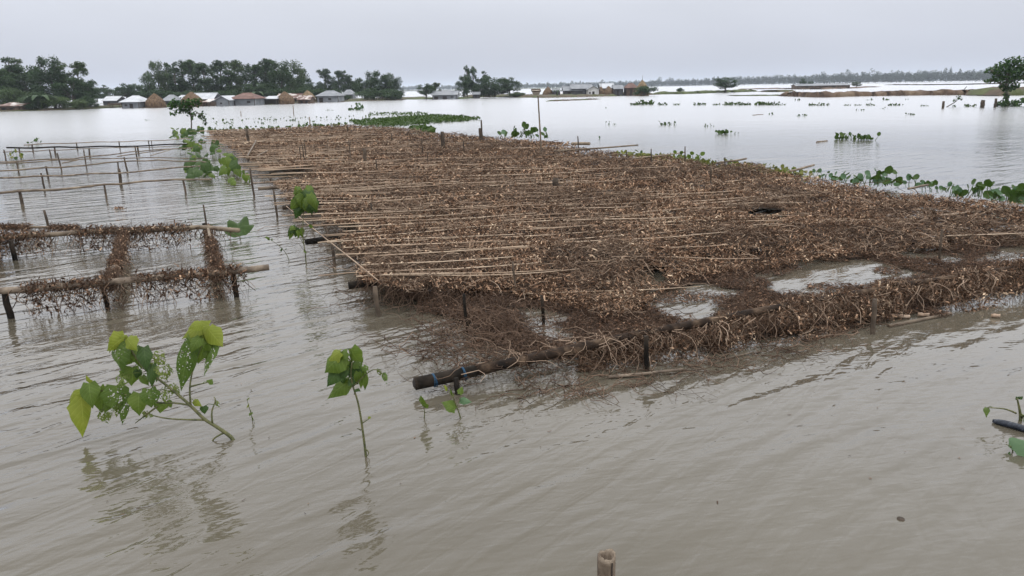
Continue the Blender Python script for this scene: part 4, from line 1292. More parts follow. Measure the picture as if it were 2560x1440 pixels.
# long runners winding over the trellis
sdv = P(1150, 639, 0.27) - P(870, 655, 0.27)
sang = math.atan2(sdv[1], sdv[0])
b = MB()
rx, ry = sample_area(520, A_POLY, A_HOLES, 1.0, 0.3)
for x_, y_ in zip(rx, ry):
    k_ = random.randint(7, 16); st = 0.07 * (y_ / 6) ** 0.6
    a = random.gauss(sang, 0.8) + random.choice([0, math.pi])
    q = []
    xx, yy = x_, y_
    for i in range(k_):
        q.append((xx, yy)); a += random.gauss(0, 0.45); xx += math.cos(a) * st; yy += math.sin(a) * st
    q = np.array(q)
    z_ = zA(q[:, 0], q[:, 1]) + np.abs(np.array([random.gauss(0.012, 0.025) for _ in q]))
    r_ = random.uniform(0.002, 0.0038) * (y_ / 6) ** 0.6
    b.tube(np.column_stack([q, z_]), np.linspace(r_, r_ * 0.6, len(q)), 4, cap=False)
tag(b.build('runners', M['stem'], tre), kind='stuff')

# low part lying on the water in front of the trellis
def zB(x, y): return 0.02 + np.maximum(0, lump(x, y)) * 0.55
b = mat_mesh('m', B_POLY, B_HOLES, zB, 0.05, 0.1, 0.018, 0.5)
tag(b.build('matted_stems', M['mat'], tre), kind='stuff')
n = 56000
x, y = sample_area(n, B_POLY, B_HOLES, 1.0, 0.34)
z = zB(x, y) + np.abs(rng.normal(0, 0.02, n)) - 0.008
pos = np.column_stack([x, y, z]); sz = 0.022 * (y / 6) ** 0.5
k = rng.random(n) < 0.42
shards('dead_leaves', pos[k], sz[k], 'shard_dark', tre, 0.55, 1.1)
stems('dead_stems', pos[~k], sz[~k] * 3.8, 'stem_dark', tre, 0.3, 0.6)
# debris afloat in the gaps
for h, m_ in ((B_HOLES[1], 420), (B_HOLES[2], 1000), (B_HOLES[3], 160), (B_HOLES[4], 160), (B_HOLES[0], 60)):
    lo, hi = h.min(0), h.max(0)
    x = rng.uniform(lo[0], hi[0], m_ * 6); y = rng.uniform(lo[1], hi[1], m_ * 6)
    cl = vnoise(x * 3.2 + 1, y * 3.2)
    ok = inpoly(x, y, h) & (cl > 0.57)
    x, y = x[ok][:m_], y[ok][:m_]
    if len(x) < 4: continue
    q = np.column_stack([x, y, rng.uniform(0.004, 0.02, len(x))])
    k = len(x) // 2
    shards('dead_leaves', q[:k], np.full(k, 0.03), 'shard_dark', tre, 0.25)
    stems('dead_stems', q[k:], np.full(len(x) - k, 0.11), 'stem_dark', tre, 0.1, 0.6)

# front pole with its thick drapery
pole_px = [(1037, 960), (1160, 934), (1330, 895), (1480, 862), (1620, 832), (1850, 788), (2100, 741), (2300, 706), (2560, 668), (2760, 640)]
pole_z = [0.075, 0.10, 0.14, 0.17, 0.20, 0.22, 0.23, 0.24, 0.25, 0.25]
pp = [P(a, c, k) for (a, c), k in zip(pole_px, pole_z)]
full = np.concatenate([bamboo_pts(a, c, wob=0.003)[(0 if i == 0 else 1):] for i, (a, c) in enumerate(zip(pp[:-1], pp[1:]))])
seg = np.concatenate([[0], np.cumsum(np.linalg.norm(np.diff(full, axis=0), axis=1))])
def pat(u): return np.stack([np.interp(u, seg, full[:, i]) for i in range(3)], 1)
LP = seg[-1]
def ufor(i): return float(np.linalg.norm(np.diff(np.array(pp[:i + 1]), axis=0), axis=1).sum()) if i > 0 else 0.0
U1, U3, U4 = ufor(1), ufor(3), ufor(4)
b = MB(); bamboo_into(b, pat(np.linspace(0, U1 * 1.25, 9)), 0.044, 0.040, 14, 0.42)
front = b.build('pole_end', M['bamboo_wet'], tre)
b = MB(); bamboo_into(b, pat(np.linspace(U1 * 1.25, LP, 60)), 0.037, 0.024, 10, 0.42)
b.build('draped_pole', M['pole_main'], tre)
# frayed end: solid plug, its dark colour stands for the shaded hollow
p0 = pat(np.array([0.0]))[0]; dr = pat(np.array([0.0]))[0] - pat(np.array([0.2]))[0]; dr /= np.linalg.norm(dr)
b = MB(); b.tube([p0 - dr * 0.01, p0 + dr * 0.004, p0 + dr * 0.012], [0.045, 0.034, 0.02], 12)
b.build('frayed_end', M['dark_opening'], front)
for f in (0.40, 1.0):
    u = U1 * f
    c = pat(np.array([u]))[0]; d = pat(np.array([u + 0.05]))[0] - c; d /= np.linalg.norm(d)
    b = MB()
    s1 = np.cross(d, (0, 0, 1)); s1 /= np.linalg.norm(s1); s2 = np.cross(s1, d)
    for w_ in range(3):
        t = np.linspace(0, 2 * math.pi, 15)
        off = (w_ - 1.5) * 0.007
        b.tube([c + d * (off + 0.004 * math.sin(a * 2 + w_)) + (s1 * math.cos(a) + s2 * math.sin(a)) * 0.047 for a in t], 0.0028, 5, cap=False)
    hang_into(b, c - s1 * 0.047 + d * 0.01, 0.07, 0.003, 0.02); hang_into(b, c - s1 * 0.047 + d * 0.02, 0.05, 0.003, 0.02)
    b.build('blue_tie', M['tie'], front)

n = 21000
u = U3 * 0.92 + (LP - U3 * 0.92) * rng.random(n) ** 1.15
c = pat(u)
wid = np.interp(u, [U3 * 0.9, U4, U4 + 1.2, LP], [0.012, 0.04, 0.085, 0.11])
across = rng.normal(0, 1, n)
fr_ = np.clip(across, -2.2, 2.2); fr_ = np.where(fr_ > 0, fr_ * 0.5, fr_) * wid - 0.02 + (vnoise(u * 4, u * 0 + 3) - 0.5) * 0.08
topz = c[:, 2] + np.interp(u, [U3, U4, U4 + 1.0], [0.0, 0.012, 0.03]) + (vnoise(u * 5, fr_ * 9) - 0.5) * 0.10
fall = np.where(fr_ < 0, np.abs(fr_) / (wid * 2.2), np.abs(fr_) / (wid * 3.0))
zz = topz * np.maximum(0, 1 - fall ** 1.5) * (1 - 0.28 * rng.random(n)) + rng.normal(0, 0.015, n)
pos = np.column_stack([c[:, 0] - fr_ * 0.35, c[:, 1] + fr_, np.maximum(0.004, zz)])
keep = vnoise(u * 3.5, fr_ * 8 + 5) > 0.34
pos = pos[keep]; n = len(pos)
k = rng.random(n) < 0.52
shards('dead_leaves', pos[k], np.full(k.sum(), 0.024), 'shard', tre, 0.75, 1.3)
stems('dead_stems', pos[~k], np.full((~k).sum(), 0.10), 'stem', tre, 0.6, 0.6)
b = MB()
for i in range(560):
    q = random.uniform(U3, LP)
    p = pat(np.array([q]))[0]
    hang_into(b, (p[0] + random.uniform(-.05, .05), p[1] - random.uniform(0.0, 0.12), p[2] + 0.01), random.uniform(0.12, 0.3), random.uniform(0.0025, 0.005), 0.2)
for i in range(70):   # the bare stretch of the pole
    q = random.uniform(U1 * 0.9, U4)
    p = pat(np.array([q]))[0]
    tangle_into(b, p + (0, random.uniform(-0.04, 0.06), random.uniform(-0.02, 0.05)), 8, 0.045, 0.0035, 0.01, 0.26)
tag(b.build('hanging_stems', M['stem'], tre), kind='stuff')

# tangles of bare stems
b = MB()
T_PX = wpoly([(1000, 880), (1060, 820), (1180, 770), (1290, 790), (1420, 860), (1480, 870), (1400, 905), (1250, 925), (1130, 930)], 0.05)
cnt = 0
while cnt < 430:
    q = (random.uniform(T_PX[:, 0].min(), T_PX[:, 0].max()), random.uniform(T_PX[:, 1].min(), T_PX[:, 1].max()))
    if not inpoly(np.array([q[0]]), np.array([q[1]]), T_PX)[0]: continue
    if any(inpoly(np.array([q[0]]), np.array([q[1]]), h)[0] for h in B_HOLES): continue
    dx = (q[0] - T_PX[:, 0].min()) / np.ptp(T_PX[:, 0])
    if random.random() > 0.40 + dx * 0.6: continue
    tangle_into(b, (*q, random.uniform(0.0, 0.12)), random.randint(7, 15), 0.05, random.uniform(0.002, 0.0042), 0.004, 0.2, 0.6)
    cnt += 1
T2 = wpoly([(1190, 1000), (1330, 930), (1520, 905), (1750, 880), (1950, 850), (2150, 815), (2180, 840), (1960, 890), (1700, 960), (1500, 1000), (1300, 1010)], 0.0)
cnt = 0
while cnt < 170:
    q = (random.uniform(T2[:, 0].min(), T2[:, 0].max()), random.uniform(T2[:, 1].min(), T2[:, 1].max()))
    if not inpoly(np.array([q[0]]), np.array([q[1]]), T2)[0]: continue
    tangle_into(b, (*q, 0.01), random.randint(6, 14), 0.05, random.uniform(0.002, 0.0045), -0.004, 0.05, 0.5, head=random.gauss(0.4, 0.7))
    cnt += 1
tag(b.build('bare_stems', M['stem_dark'], tre), kind='stuff')
# drowned skirt below the raised edge
b = MB()
edge = [(1560, 735), (1300, 722), (1100, 716), (900, 709), (905, 655), (850, 600), (800, 545), (720, 490), (665, 445)]
ew = [P(a, c, 0.24) for a, c in edge]
for i in range(900):
    j = random.choices(range(len(ew) - 1), [1, 2, 4, 2, 2, 2, 2, 1])[0]
    t = random.random()
    p = ew[j] + (ew[j + 1] - ew[j]) * t
    off = abs(random.gauss(0, 0.25))
    hang_into(b, (p[0] + off * 0.6, p[1] + off, float(zA(np.array([p[0] + off * 0.6]), np.array([p[1] + off]))[0]) - 0.01), random.uniform(0.16, 0.26), random.uniform(0.002, 0.0045), 0.16)
for i in range(40):
    j = random.choice([2, 3, 4, 5])
    p = ew[j] + (ew[j + 1] - ew[j]) * random.random()
    tangle_into(b, (p[0] - random.uniform(0, 0.3), p[1] - random.uniform(-.1, 0.15), 0.03), 9, 0.05, 0.003, -0.01, 0.2)
tag(b.build('hanging_stems', M['stem_dark'], tre), kind='stuff')

# sticks of the platform, laid across
sticks = []
yy = A_POLY[:, 1].min() - 0.3
while yy < A_POLY[:, 1].max():
    xs = np.arange(-0.6 * yy, 0.8 * yy, 0.06)
    ys = yy + (xs - 0.0) * math.tan(sang)
    ok = inpoly(xs, ys, A_POLY)
    if ok.any():
        xa, xb = xs[ok][0], xs[ok][-1]
        u = xa - random.uniform(-0.15, 0.45)
        first = True
        while u < xb:
            L_ = random.uniform(0.9, 2.4) * (1.0 if yy < 12 else 1.2)
            t = (u - xa) / max(0.5, xb - xa)
            pr = (0.9 if first else 0.8 * (1 - t) ** 1.7 + 0.07)
            ee = (u + L_ * 0.9, yy + (u + L_ * 0.9) * math.tan(sang))
            ms = (u + L_ * 0.3, yy + (u + L_ * 0.3) * math.tan(sang))
            inn = inpoly(np.array([ee[0], ms[0]]), np.array([ee[1] - 0.25, ms[1] - 0.25]), A_POLY)
            if random.random() < pr and (inn.all() or (first and yy + u * math.tan(sang) > _fe[0, 1])):
                sticks.append((u, yy + u * math.tan(sang) + random.uniform(-.05, .05), L_, t))
            u += L_ * random.uniform(0.55, 1.1)
            first = False
    yy += random.uniform(0.07, 0.20) * (max(1.0, yy / 8)) ** 0.75
def stick_into(b, u, yv, L_, first, sides=6):
    a = sang + random.gauss(0, 0.075)
    d = np.array([math.cos(a), math.sin(a)])
    n_ = max(4, int(L_ / 0.3))
    t = np.linspace(0, L_, n_)
    x = u + d[0] * t; y = yv + d[1] * t
    zz = zA(x, y)
    zs = np.convolve(np.pad(zz, 1, mode='edge'), [0.25, 0.5, 0.25], 'valid') * 0.7 + zz.mean() * 0.3 + random.uniform(-0.012, 0.04) + 0.03 * max(0, 0.5 - first)
    r = random.uniform(0.005, 0.009) * (1 if yv < 12 else (yv / 12) ** 0.4)
    b.tube(np.column_stack([x, y, zs]), np.linspace(r, r * 0.65, n_), sides)
sticks.sort(key=lambda s: s[1])
for s in sticks[:300]:
    b = MB(); stick_into(b, *s)
    b.build('stick', M['stick'], tre)
b = MB()
for s in sticks[300:]: stick_into(b, *s, sides=4)
tag(b.build('sticks', M['stick_i'], tre), kind='stuff')

# beams and posts of the platform
for line, z0, r, mt in [(((765, 606), (960, 574)), 0.2, 0.038, 'bamboo_wet'), (((872, 713), (1085, 690)), 0.21, 0.036, 'bamboo_wet'), (((706, 519), (900, 508)), 0.21, 0.034, 'bamboo_wet'),
                        (((645, 472), (900, 458)), 0.21, 0.034, 'bamboo'), (((598, 411), (900, 398)), 0.22, 0.036, 'bamboo'), (((530, 352), (800, 346)), 0.22, 0.036, 'bamboo')]:
    b = MB(); bamboo_into(b, bamboo_pts(P(*line[0], z0), P(*line[1], z0), wob=.004), r, r * 0.9, 9, 0.4)
    b.build('beam', M[mt], tre)
for line, z0, r in [(((1385, 378), (1595, 363)), 0.3, 0.022), (((1430, 359), (1474, 359)), 0.24, 0.05), (((1590, 396), (1712, 381)), 0.3, 0.016), (((1790, 408), (1866, 397)), 0.3, 0.022), (((1975, 428), (2035, 413)), 0.3, 0.024),
                    (((2270, 472), (2320, 462)), 0.28, 0.02), (((618, 391), (640, 352)), 0.3, 0.022), (((640, 392), (668, 376)), 0.3, 0.016), (((716, 516), (945, 702)), 0.31, 0.006)]:
    b = MB(); b.tube(bamboo_pts(P(*line[0], z0), P(*line[1], z0 + 0.03), wob=0.004), [r] * len(bamboo_pts(P(*line[0], z0), P(*line[1], z0 + .03))), 6)
    b.build('loose_cane', M['bamboo'] if r > 0.01 else M['stick'], tre)
for px, yb, yt, r, zb in [(945, 790, 716, 0.022, 0), (836, 664, 610, 0.018, 0), (692, 543, 474, 0.018, 0), (634, 490, 420, 0.02, 0), (783, 560, 505, 0.016, 0), (1166, 832, 735, 0.014, 0), (1357, 812, 738, 0.015, 0), (1616, 930, 840, 0.018, 0), (1145, 985, 945, 0.02, 0),
                      (2345, 664, 575, 0.013, 0), (1108, 369, 329, 0.06, .25), (1205, 352, 300, 0.03, .25), (1201, 350, 320, 0.05, .25), (876, 398, 350, 0.014, .25), (913, 402, 371, 0.045, .25), (943, 432, 398, 0.014, .25),
                      (1056, 380, 345, 0.018, .25), (1160, 378, 352, 0.016, .25), (1390, 470, 444, 0.06, .2), (1776, 462, 415, 0.013, .25), (760, 400, 360, 0.014, .25), (752, 402, 366, 0.012, .25),
                      (931, 540, 508, 0.014, .2), (1285, 690, 655, 0.01, .25), (1567, 398, 378, 0.014, .25), (1628, 402, 372, 0.014, .25), (1712, 404, 366, 0.014, .25), (1812, 414, 393, 0.014, .25), (620, 355, 322, 0.05, .25),
                      (765, 398, 350, 0.012, .25), (2180, 835, 748, 0.02, 0), (1445, 372, 340, 0.018, .25), (1070, 406, 380, 0.012, .25), (1030, 470, 452, 0.012, .25), (870, 330, 316, 0.03, .25), (980, 350, 334, 0.03, .25)]:
    q = P(px, yb, zb); top = D(px, yt, q[1])
    b = MB(); post_into(b, (q[0] + 0.02, q[1], -0.25 if zb == 0 else 0.0), (q[0] - 0.01, q[1], top[2]), r)
    b.build('post', M['bamboo_wet'] if px in (1616, 1357, 1166, 1145) else M['post'], tre)

# ------------------------------------------------------------------ tall pole with tray
q = P(1356, 380, 0.25)
e = empty('tray_pole', (q[0], q[1], 0))
tag(e, 'tall thin bamboo pole topped by a pale flat tray, standing in the dead vines', 'pole')
tp = D(1345, 240, q[1])
b = MB(); bamboo_into(b, bamboo_pts((q[0], q[1], -0.3), tp, n=8), 0.026, 0.018, 8, 0.4)
b.build('pole', M['bamboo'], e)
ta, tb_ = D(1329, 228, q[1]), D(1351, 228, q[1]); tl = D(1333, 238, q[1]); tr_ = D(1347, 238, q[1])
b = MB()
dep = 0.16
v = [ta + (0, -dep, 0), tb_ + (0, -dep, 0), tb_ + (0, dep, 0.05), ta + (0, dep, 0.05), tl + (0, -dep * .6, 0), tr_ + (0, -dep * .6, 0), tr_ + (0, dep * .6, 0), tl + (0, dep * .6, 0)]
b.add(v, [(4, 7, 6, 5), (0, 1, 5, 4)[::-1], (1, 2, 6, 5)[::-1], (2, 3, 7, 6)[::-1], (3, 0, 4, 7)[::-1]])
b.build('tray', M['pale_board'], e, smooth=False)
b = MB()
rim = [ta + (0, -dep, 0), tb_ + (0, -dep, 0), tb_ + (0, dep, .05), ta + (0, dep, .05), ta + (0, -dep, 0)]
for a, c in zip(rim[:-1], rim[1:]): b.tube([a, c], 0.014, 5)
b.build('rim', M['post'], e)

# ------------------------------------------------------------------ leafy plants
def leaf_shape(b, base, tip, width, nrm, fold=0.25, arch=0.12, nu=8, heart=True, jag=0.08):
    """blade from base to tip; nrm the side it faces"""
    base, tip, nrm = (np.asarray(k, float) for k in (base, tip, nrm))
    ax = tip - base
    L_ = np.linalg.norm(ax); ax = ax / (L_ + 1e-9)
    nrm = nrm - ax * (nrm @ ax)
    nrm /= np.linalg.norm(nrm) + 1e-9
    sd_ = np.cross(ax, nrm)
    ts = np.linspace(0, 1, nu)
    vs = []
    ph = random.uniform(0, 6)
    asym = random.uniform(-0.12, 0.12)
    for i, t in enumerate(ts):
        if heart: wv = (0.55 + 1.9 * t) if t < 0.24 else max(0.015, math.cos((t - 0.24) / 0.76 * math.pi / 2) ** 1.2)
        else: wv = math.sin(math.pi * min(1, 0.12 + 0.86 * t)) ** 0.7
        hw = 0.5 * width * min(1.0, wv) * (1 + random.uniform(-jag, jag))
        mid = base + ax * (L_ * t) + nrm * (arch * L_ * math.sin(math.pi * t)) - np.array([0, 0, 0.10 * L_ * t * t])
        back = -0.10 * L_ if (heart and i == 0) else 0.0
        for s_ in (-1, -0.5, 0, 0.5, 1):
            b.uv[b.n + len(vs)] = (t, 0.5 + 0.5 * s_)
            q = mid + sd_ * (hw * s_ * (1 + asym * s_)) - nrm * (fold * hw * abs(s_) ** 1.3 * (1 + 0.35 * math.sin(t * 9 + ph + s_ * 2))) + ax * (back * abs(s_))
            vs.append(q)
    fs = [(i * 5 + j, i * 5 + j + 1, (i + 1) * 5 + j + 1, (i + 1) * 5 + j) for i in range(nu - 1) for j in range(4)]
    b.add(vs, fs)

def viewn(p, tilt=0.5, rnd=0.5):
    v = CAM - np.asarray(p); v /= np.linalg.norm(v)
    return v + np.array([random.gauss(0, rnd), random.gauss(0, rnd * 0.6), tilt + random.gauss(0, rnd * 0.5)])

def sapling(name, label, cat, base_px, stems_, leaves, r0_=0.009, dspread=0.10, group=None, z0=0.0):
    """stems_: lists of photo pixels (first one is the main stem); leaves: (x0, y0, x1, y1, width px, material)"""
    q = P(*base_px, z0)
    Y = q[1]
    e = empty(name, (q[0], q[1], 0))
    tag(e, label, cat, group)
    ppm = FPX / np.linalg.norm(q - CAM)
    offs = [0.0] + [random.uniform(-dspread, dspread) for _ in stems_[1:]]
    nodes = []
    main3 = None
    for i, st in enumerate(stems_):
        pts = []
        for k, (a, c) in enumerate(st):
            f = k / max(1, len(st) - 1)
            pts.append(D(a, c, Y + offs[i] * f))
        pts = np.array(pts)
        if i == 0: pts = np.concatenate([[pts[0] + (0, 0, -0.15) - (pts[1] - pts[0]) * 0.1], pts])
        # smooth
        tt = np.arange(len(pts)); t2 = np.linspace(0, len(pts) - 1, (len(pts) - 1) * 3 + 1)
        sm = np.stack([np.interp(t2, tt, pts[:, j]) for j in range(3)], 1)
        for _ in range(2): sm[1:-1] = 0.25 * sm[:-2] + 0.5 * sm[1:-1] + 0.25 * sm[2:]
        rr = r0_ if i == 0 else r0_ * 0.5
        b = MB(); b.tube(sm, np.linspace(rr, rr * 0.4, len(sm)), 7)
        b.build('stem' if i == 0 else 'branch', M['sapstem'], e)
        nodes += list(sm)
    nodes = np.array(nodes)
    for (xa, ya, xb, yb, wp, mt) in leaves:
        near = nodes[np.argmin([abs(D(xa, ya, Y)[0] - k[0]) + abs(D(xa, ya, Y)[2] - k[2]) for k in nodes])]
        dy = near[1] - Y + random.uniform(-0.05, 0.05)
        p0 = D(xa, ya, Y + dy); p1 = D(xb, yb, Y + dy + random.uniform(-0.06, 0.03))
        b = MB()
        leaf_shape(b, p0, p1, wp / ppm * 1.08, viewn(p0, 0.45, 0.5), fold=random.uniform(0.15, 0.55), arch=random.uniform(0.05, 0.22), nu=10)
        if np.linalg.norm(near - p0) > 0.01:
            mid = (near + p0) / 2 + (0, 0, 0.01)
            b.tube([near, mid, p0 + (p1 - p0) * 0.05], [0.0022, 0.0018, 0.0015], 5, cap=False)
        b.build('leaf', M[mt], e)
    return e

lt, mi, dk, ho, la = 'leaf_light', 'leaf_mid', 'leaf_dark', 'leaf_holes', 'leaf_lace'
sapling('leaning_sapling', 'leaning sapling with insect-eaten light green leaves in the left foreground', 'sapling', (588, 1099),
    [[(588, 1099), (560, 1079), (531, 1060), (512, 1050), (478, 1015), (453, 993), (403, 952), (364, 927), (330, 880), (312, 848)],
     [(477, 1013), (473, 971), (481, 927), (491, 902), (509, 850)],
     [(475, 1013), (434, 1006), (389, 1008), (328, 990), (253, 973), (206, 984)],
     [(512, 1050), (465, 1049), (417, 1047), (378, 1038), (362, 1030)],
     [(475, 967), (497, 961), (520, 956)],
     [(531, 1058), (528, 1027), (540, 1003), (535, 992)],
     [(562, 1081), (531, 1096), (526, 1121), (536, 1130)],
     [(392, 1017), (360, 1041), (338, 1058)]],
    [(523, 813, 453, 841, 36, lt), (517, 826, 494, 902, 62, mi), (520, 822, 557, 862, 42, lt), (478, 858, 451, 966, 42, ho), (540, 860, 509, 934, 42, ho),
     (312, 841, 267, 873, 42, lt), (298, 858, 309, 928, 58, ho), (318, 846, 342, 873, 32, lt), (340, 868, 353, 918, 38, mi), (360, 868, 367, 926, 30, dk),
     (384, 885, 416, 908, 38, la), (412, 911, 409, 954, 40, la), (331, 918, 328, 961, 46, mi), (312, 936, 298, 968, 30, la), (380, 912, 380, 965, 24, dk),
     (206, 978, 173, 1006, 26, lt), (202, 994, 205, 1085, 48, lt), (223, 958, 231, 1016, 40, mi), (248, 969, 253, 1026, 40, mi), (290, 964, 298, 1028, 58, ho),
     (264, 1020, 270, 1056, 48, la), (348, 983, 348, 1035, 40, mi), (373, 972, 378, 1015, 42, ho), (412, 966, 417, 1006, 42, la), (403, 1006, 400, 1031, 30, mi),
     (432, 963, 450, 995, 18, la), (314, 1012, 305, 1056, 18, ho), (366, 1028, 360, 1048, 18, la), (484, 1002, 505, 1014, 16, lt), (508, 1016, 512, 1034, 20, dk),
     (520, 957, 531, 946, 16, mi), (540, 1003, 552, 1020, 10, la), (225, 958, 215, 936, 16, lt), (310, 846, 316, 835, 14, lt), (505, 812, 470, 818, 26, lt), (275, 1000, 262, 1030, 22, mi), (330, 985, 322, 1016, 22, ho), (240, 975, 222, 1000, 20, lt), (355, 940, 372, 962, 20, mi), (325, 890, 312, 912, 24, mi), (288, 848, 272, 880, 24, lt), (345, 925, 340, 945, 18, dk), (395, 935, 388, 955, 18, ho), (500, 845, 476, 880, 26, mi), (526, 840, 540, 872, 26, mi), (488, 880, 478, 905, 18, dk), (512, 880, 524, 905, 18, mi), (300, 1010, 290, 1040, 20, la), (420, 1002, 428, 1018, 14, mi), (380, 1036, 372, 1044, 12, la), (196, 990, 186, 1020, 18, lt)], r0_=0.0125)
sapling('upright_sapling', 'upright sapling with a bunch of green leaves in the centre foreground', 'sapling', (915, 1141),
    [[(915, 1141), (910, 1100), (904, 1055), (895, 1002), (882, 967), (876, 935), (880, 905)],
     [(882, 967), (900, 950), (915, 935), (937, 920), (955, 932), (965, 952)],
     [(907, 1057), (918, 1050), (925, 1045)], [(914, 1122), (924, 1132), (917, 1140)], [(902, 1075), (893, 1071)], [(886, 985), (892, 972)]],
    [(855, 892, 811, 927, 50, mi), (878, 872, 908, 902, 42, mi), (852, 918, 817, 962, 38, dk), (872, 955, 818, 991, 38, mi), (884, 912, 872, 942, 46, dk), (902, 920, 902, 968, 28, mi),
     (914, 938, 912, 973, 14, mi), (890, 900, 904, 919, 34, ho), (872, 903, 842, 924, 32, mi), (878, 945, 896, 959, 34, dk), (960, 933, 967, 958, 13, ho), (945, 925, 952, 938, 10, la),
     (850, 880, 815, 905, 34, lt), (925, 1046, 921, 1040, 8, lt), (862, 940, 858, 958, 22, dk), (888, 975, 902, 977, 12, dk), (868, 880, 846, 896, 26, mi), (885, 885, 900, 910, 24, mi), (848, 905, 826, 930, 22, mi), (896, 930, 890, 955, 18, mi), (866, 925, 852, 946, 22, dk), (908, 915, 922, 930, 14, ho)], r0_=0.008)
sapling('trellis_sapling', 'slim sapling with hanging green leaves at the left edge of the dead vines', 'sapling', (765, 655),
    [[(765, 655), (763, 630), (758, 604), (757, 570), (758, 540), (760, 505), (757, 480)], [(759, 610), (745, 585), (735, 568)], [(760, 600), (770, 580), (775, 568)], [(758, 530), (772, 510), (780, 495)], [(757, 600), (748, 583)]],
    [(757, 478, 735, 500, 24, mi), (760, 478, 792, 512, 30, dk), (758, 486, 752, 520, 30, mi), (770, 500, 780, 534, 30, dk), (775, 485, 794, 525, 24, mi), (745, 500, 727, 522, 22, mi), (750, 515, 738, 544, 24, dk), (765, 512, 772, 532, 22, mi),
     (742, 474, 738, 486, 14, lt), (738, 566, 719, 590, 16, dk), (742, 570, 738, 592, 16, dk), (750, 572, 757, 592, 18, mi), (775, 568, 781, 563, 10, mi), (735, 566, 724, 575, 14, mi), (760, 626, 768, 634, 8, mi), (752, 472, 732, 484, 22, mi), (764, 470, 786, 484, 26, mi), (748, 490, 744, 516, 28, dk), (766, 492, 762, 524, 30, mi), (782, 498, 790, 530, 26, dk), (756, 508, 748, 536, 24, mi), (730, 575, 722, 598, 14, mi), (747, 577, 744, 596, 16, mi)], r0_=0.008, group=None)
sapling('bare_shoot', 'thin leaning shoot with tiny leaves left of the trellis sapling', 'shoot', (724, 652), [[(724, 652), (715, 632), (700, 616), (683, 603), (672, 597)], [(708, 625), (703, 614)], [(720, 645), (716, 650)]],
    [(674, 598, 661, 591, 9, mi), (678, 600, 682, 596, 8, mi), (704, 622, 702, 630, 5, dk), (714, 625, 717, 620, 6, dk)], r0_=0.005)
sapling('small_shoot', 'tiny leafy shoot in the water right of the leaning sapling', 'shoot', (632, 1052), [[(632, 1052), (628, 1035), (622, 1015), (617, 998)]],
    [(618, 1000, 624, 994, 10, la), (628, 1030, 624, 1040, 9, mi), (622, 1012, 617, 1020, 7, lt), (632, 1046, 638, 1052, 6, mi)], r0_=0.0035)
sapling('seedling', 'small seedling with one upright leaf left of the black pole end', 'seedling', (1060, 1046), [[(1060, 1046), (1062, 1033), (1059, 1015)], [(1062, 1032), (1076, 1027)]],
    [(1059, 1017, 1052, 984, 28, mi)], r0_=0.005)
sapling('seedling', 'two-leaved seedling in the water under the black pole end', 'seedling', (1152, 1046), [[(1152, 1046), (1147, 1030), (1140, 1012), (1131, 985)], [(1142, 1017), (1150, 1000), (1152, 975)], [(1140, 1012), (1118, 972)], [(1143, 1020), (1128, 1026)]],
    [(1138, 1022, 1103, 1002, 34, mi), (1150, 1002, 1180, 1003, 18, 'hyacinth_pale'), (1150, 985, 1156, 964, 16, mi), (1130, 990, 1126, 970, 14, mi), (1118, 975, 1108, 960, 10, lt)], r0_=0.006)

def creeper(label, spots, name='creeper', leaf='leaf_dark', z=0.03, group=None):
    """broad leaves standing out of the water on stalks: (x, y, width px, rise)"""
    q = P(spots[0][0], spots[0][1])
    e = empty(name, (q[0], q[1], 0))
    tag(e, label, 'creeper', group)
    b = MB()
    prev = None
    more_ = []
    for x, y, wp, rise in spots:
        more_ += [(x, y, wp * 0.78, rise), (x + random.uniform(-14, 14), y + random.uniform(-5, 5), wp * 0.6, rise * random.uniform(0.5, 1.1))]
    for x, y, wp, rise in more_:
        g = P(x, y)
        ppm = FPX / np.linalg.norm(g - CAM)
        wd = wp / ppm
        top = g + np.array([random.uniform(-.05, .05), 0.02, rise])
        b.tube([g + (0, 0, -0.1), (g + top) / 2 + (0.01, 0, 0), top], [0.006, 0.005, 0.004], 5)
        if prev is not None and np.linalg.norm(prev - g) < 1.5: b.tube([prev + (0, 0, 0.005), (prev + g) / 2 + (0, 0, 0.015), g + (0, 0, 0.005)], 0.005, 5)
        prev = g
        l = MB()
        a = random.uniform(0, 6.28)
        d = np.array([math.cos(a) * 0.8, -0.35 + math.sin(a) * 0.3, -0.45])
        d /= np.linalg.norm(d)
        leaf_shape(l, top - d * wd * 0.3, top + d * wd * 0.6, wd, viewn(top, 0.5, 0.9), fold=0.35, arch=0.12, jag=0.14)
        l.build('leaf', M[random.choice([leaf, leaf, leaf, 'leaf_mid', 'leaf_dark'])], e)
    b.build('runner', M['sapstem'], e)
    return e
random.seed(21)
creeper('broad-leaved green creeper under the right end of the nearest rack', [(480, 462, 34, .22), (500, 458, 36, .25), (520, 455, 30, .2), (488, 448, 34, .2), (512, 445, 36, .25), (475, 440, 30, .25), (530, 440, 26, .2), (498, 432, 34, .25), (485, 422, 26, .2), (520, 425, 26, .2)])
creeper('bright green creeper at the left foot of the trellis', [(566, 452, 34, .25), (585, 446, 38, .3), (572, 432, 34, .3), (590, 428, 34, .3), (560, 420, 28, .25), (580, 412, 28, .25), (600, 440, 24, .2), (612, 455, 26, .12), (575, 462, 26, .12), (552, 440, 22, .15)], leaf='leaf_mid')
creeper('small creeper climbing between racks and trellis, middle one', [(530, 395, 22, .25), (540, 388, 24, .3), (547, 380, 22, .3), (535, 372, 18, .2), (552, 392, 18, .2), (518, 405, 20, .2), (560, 402, 16, .2)])
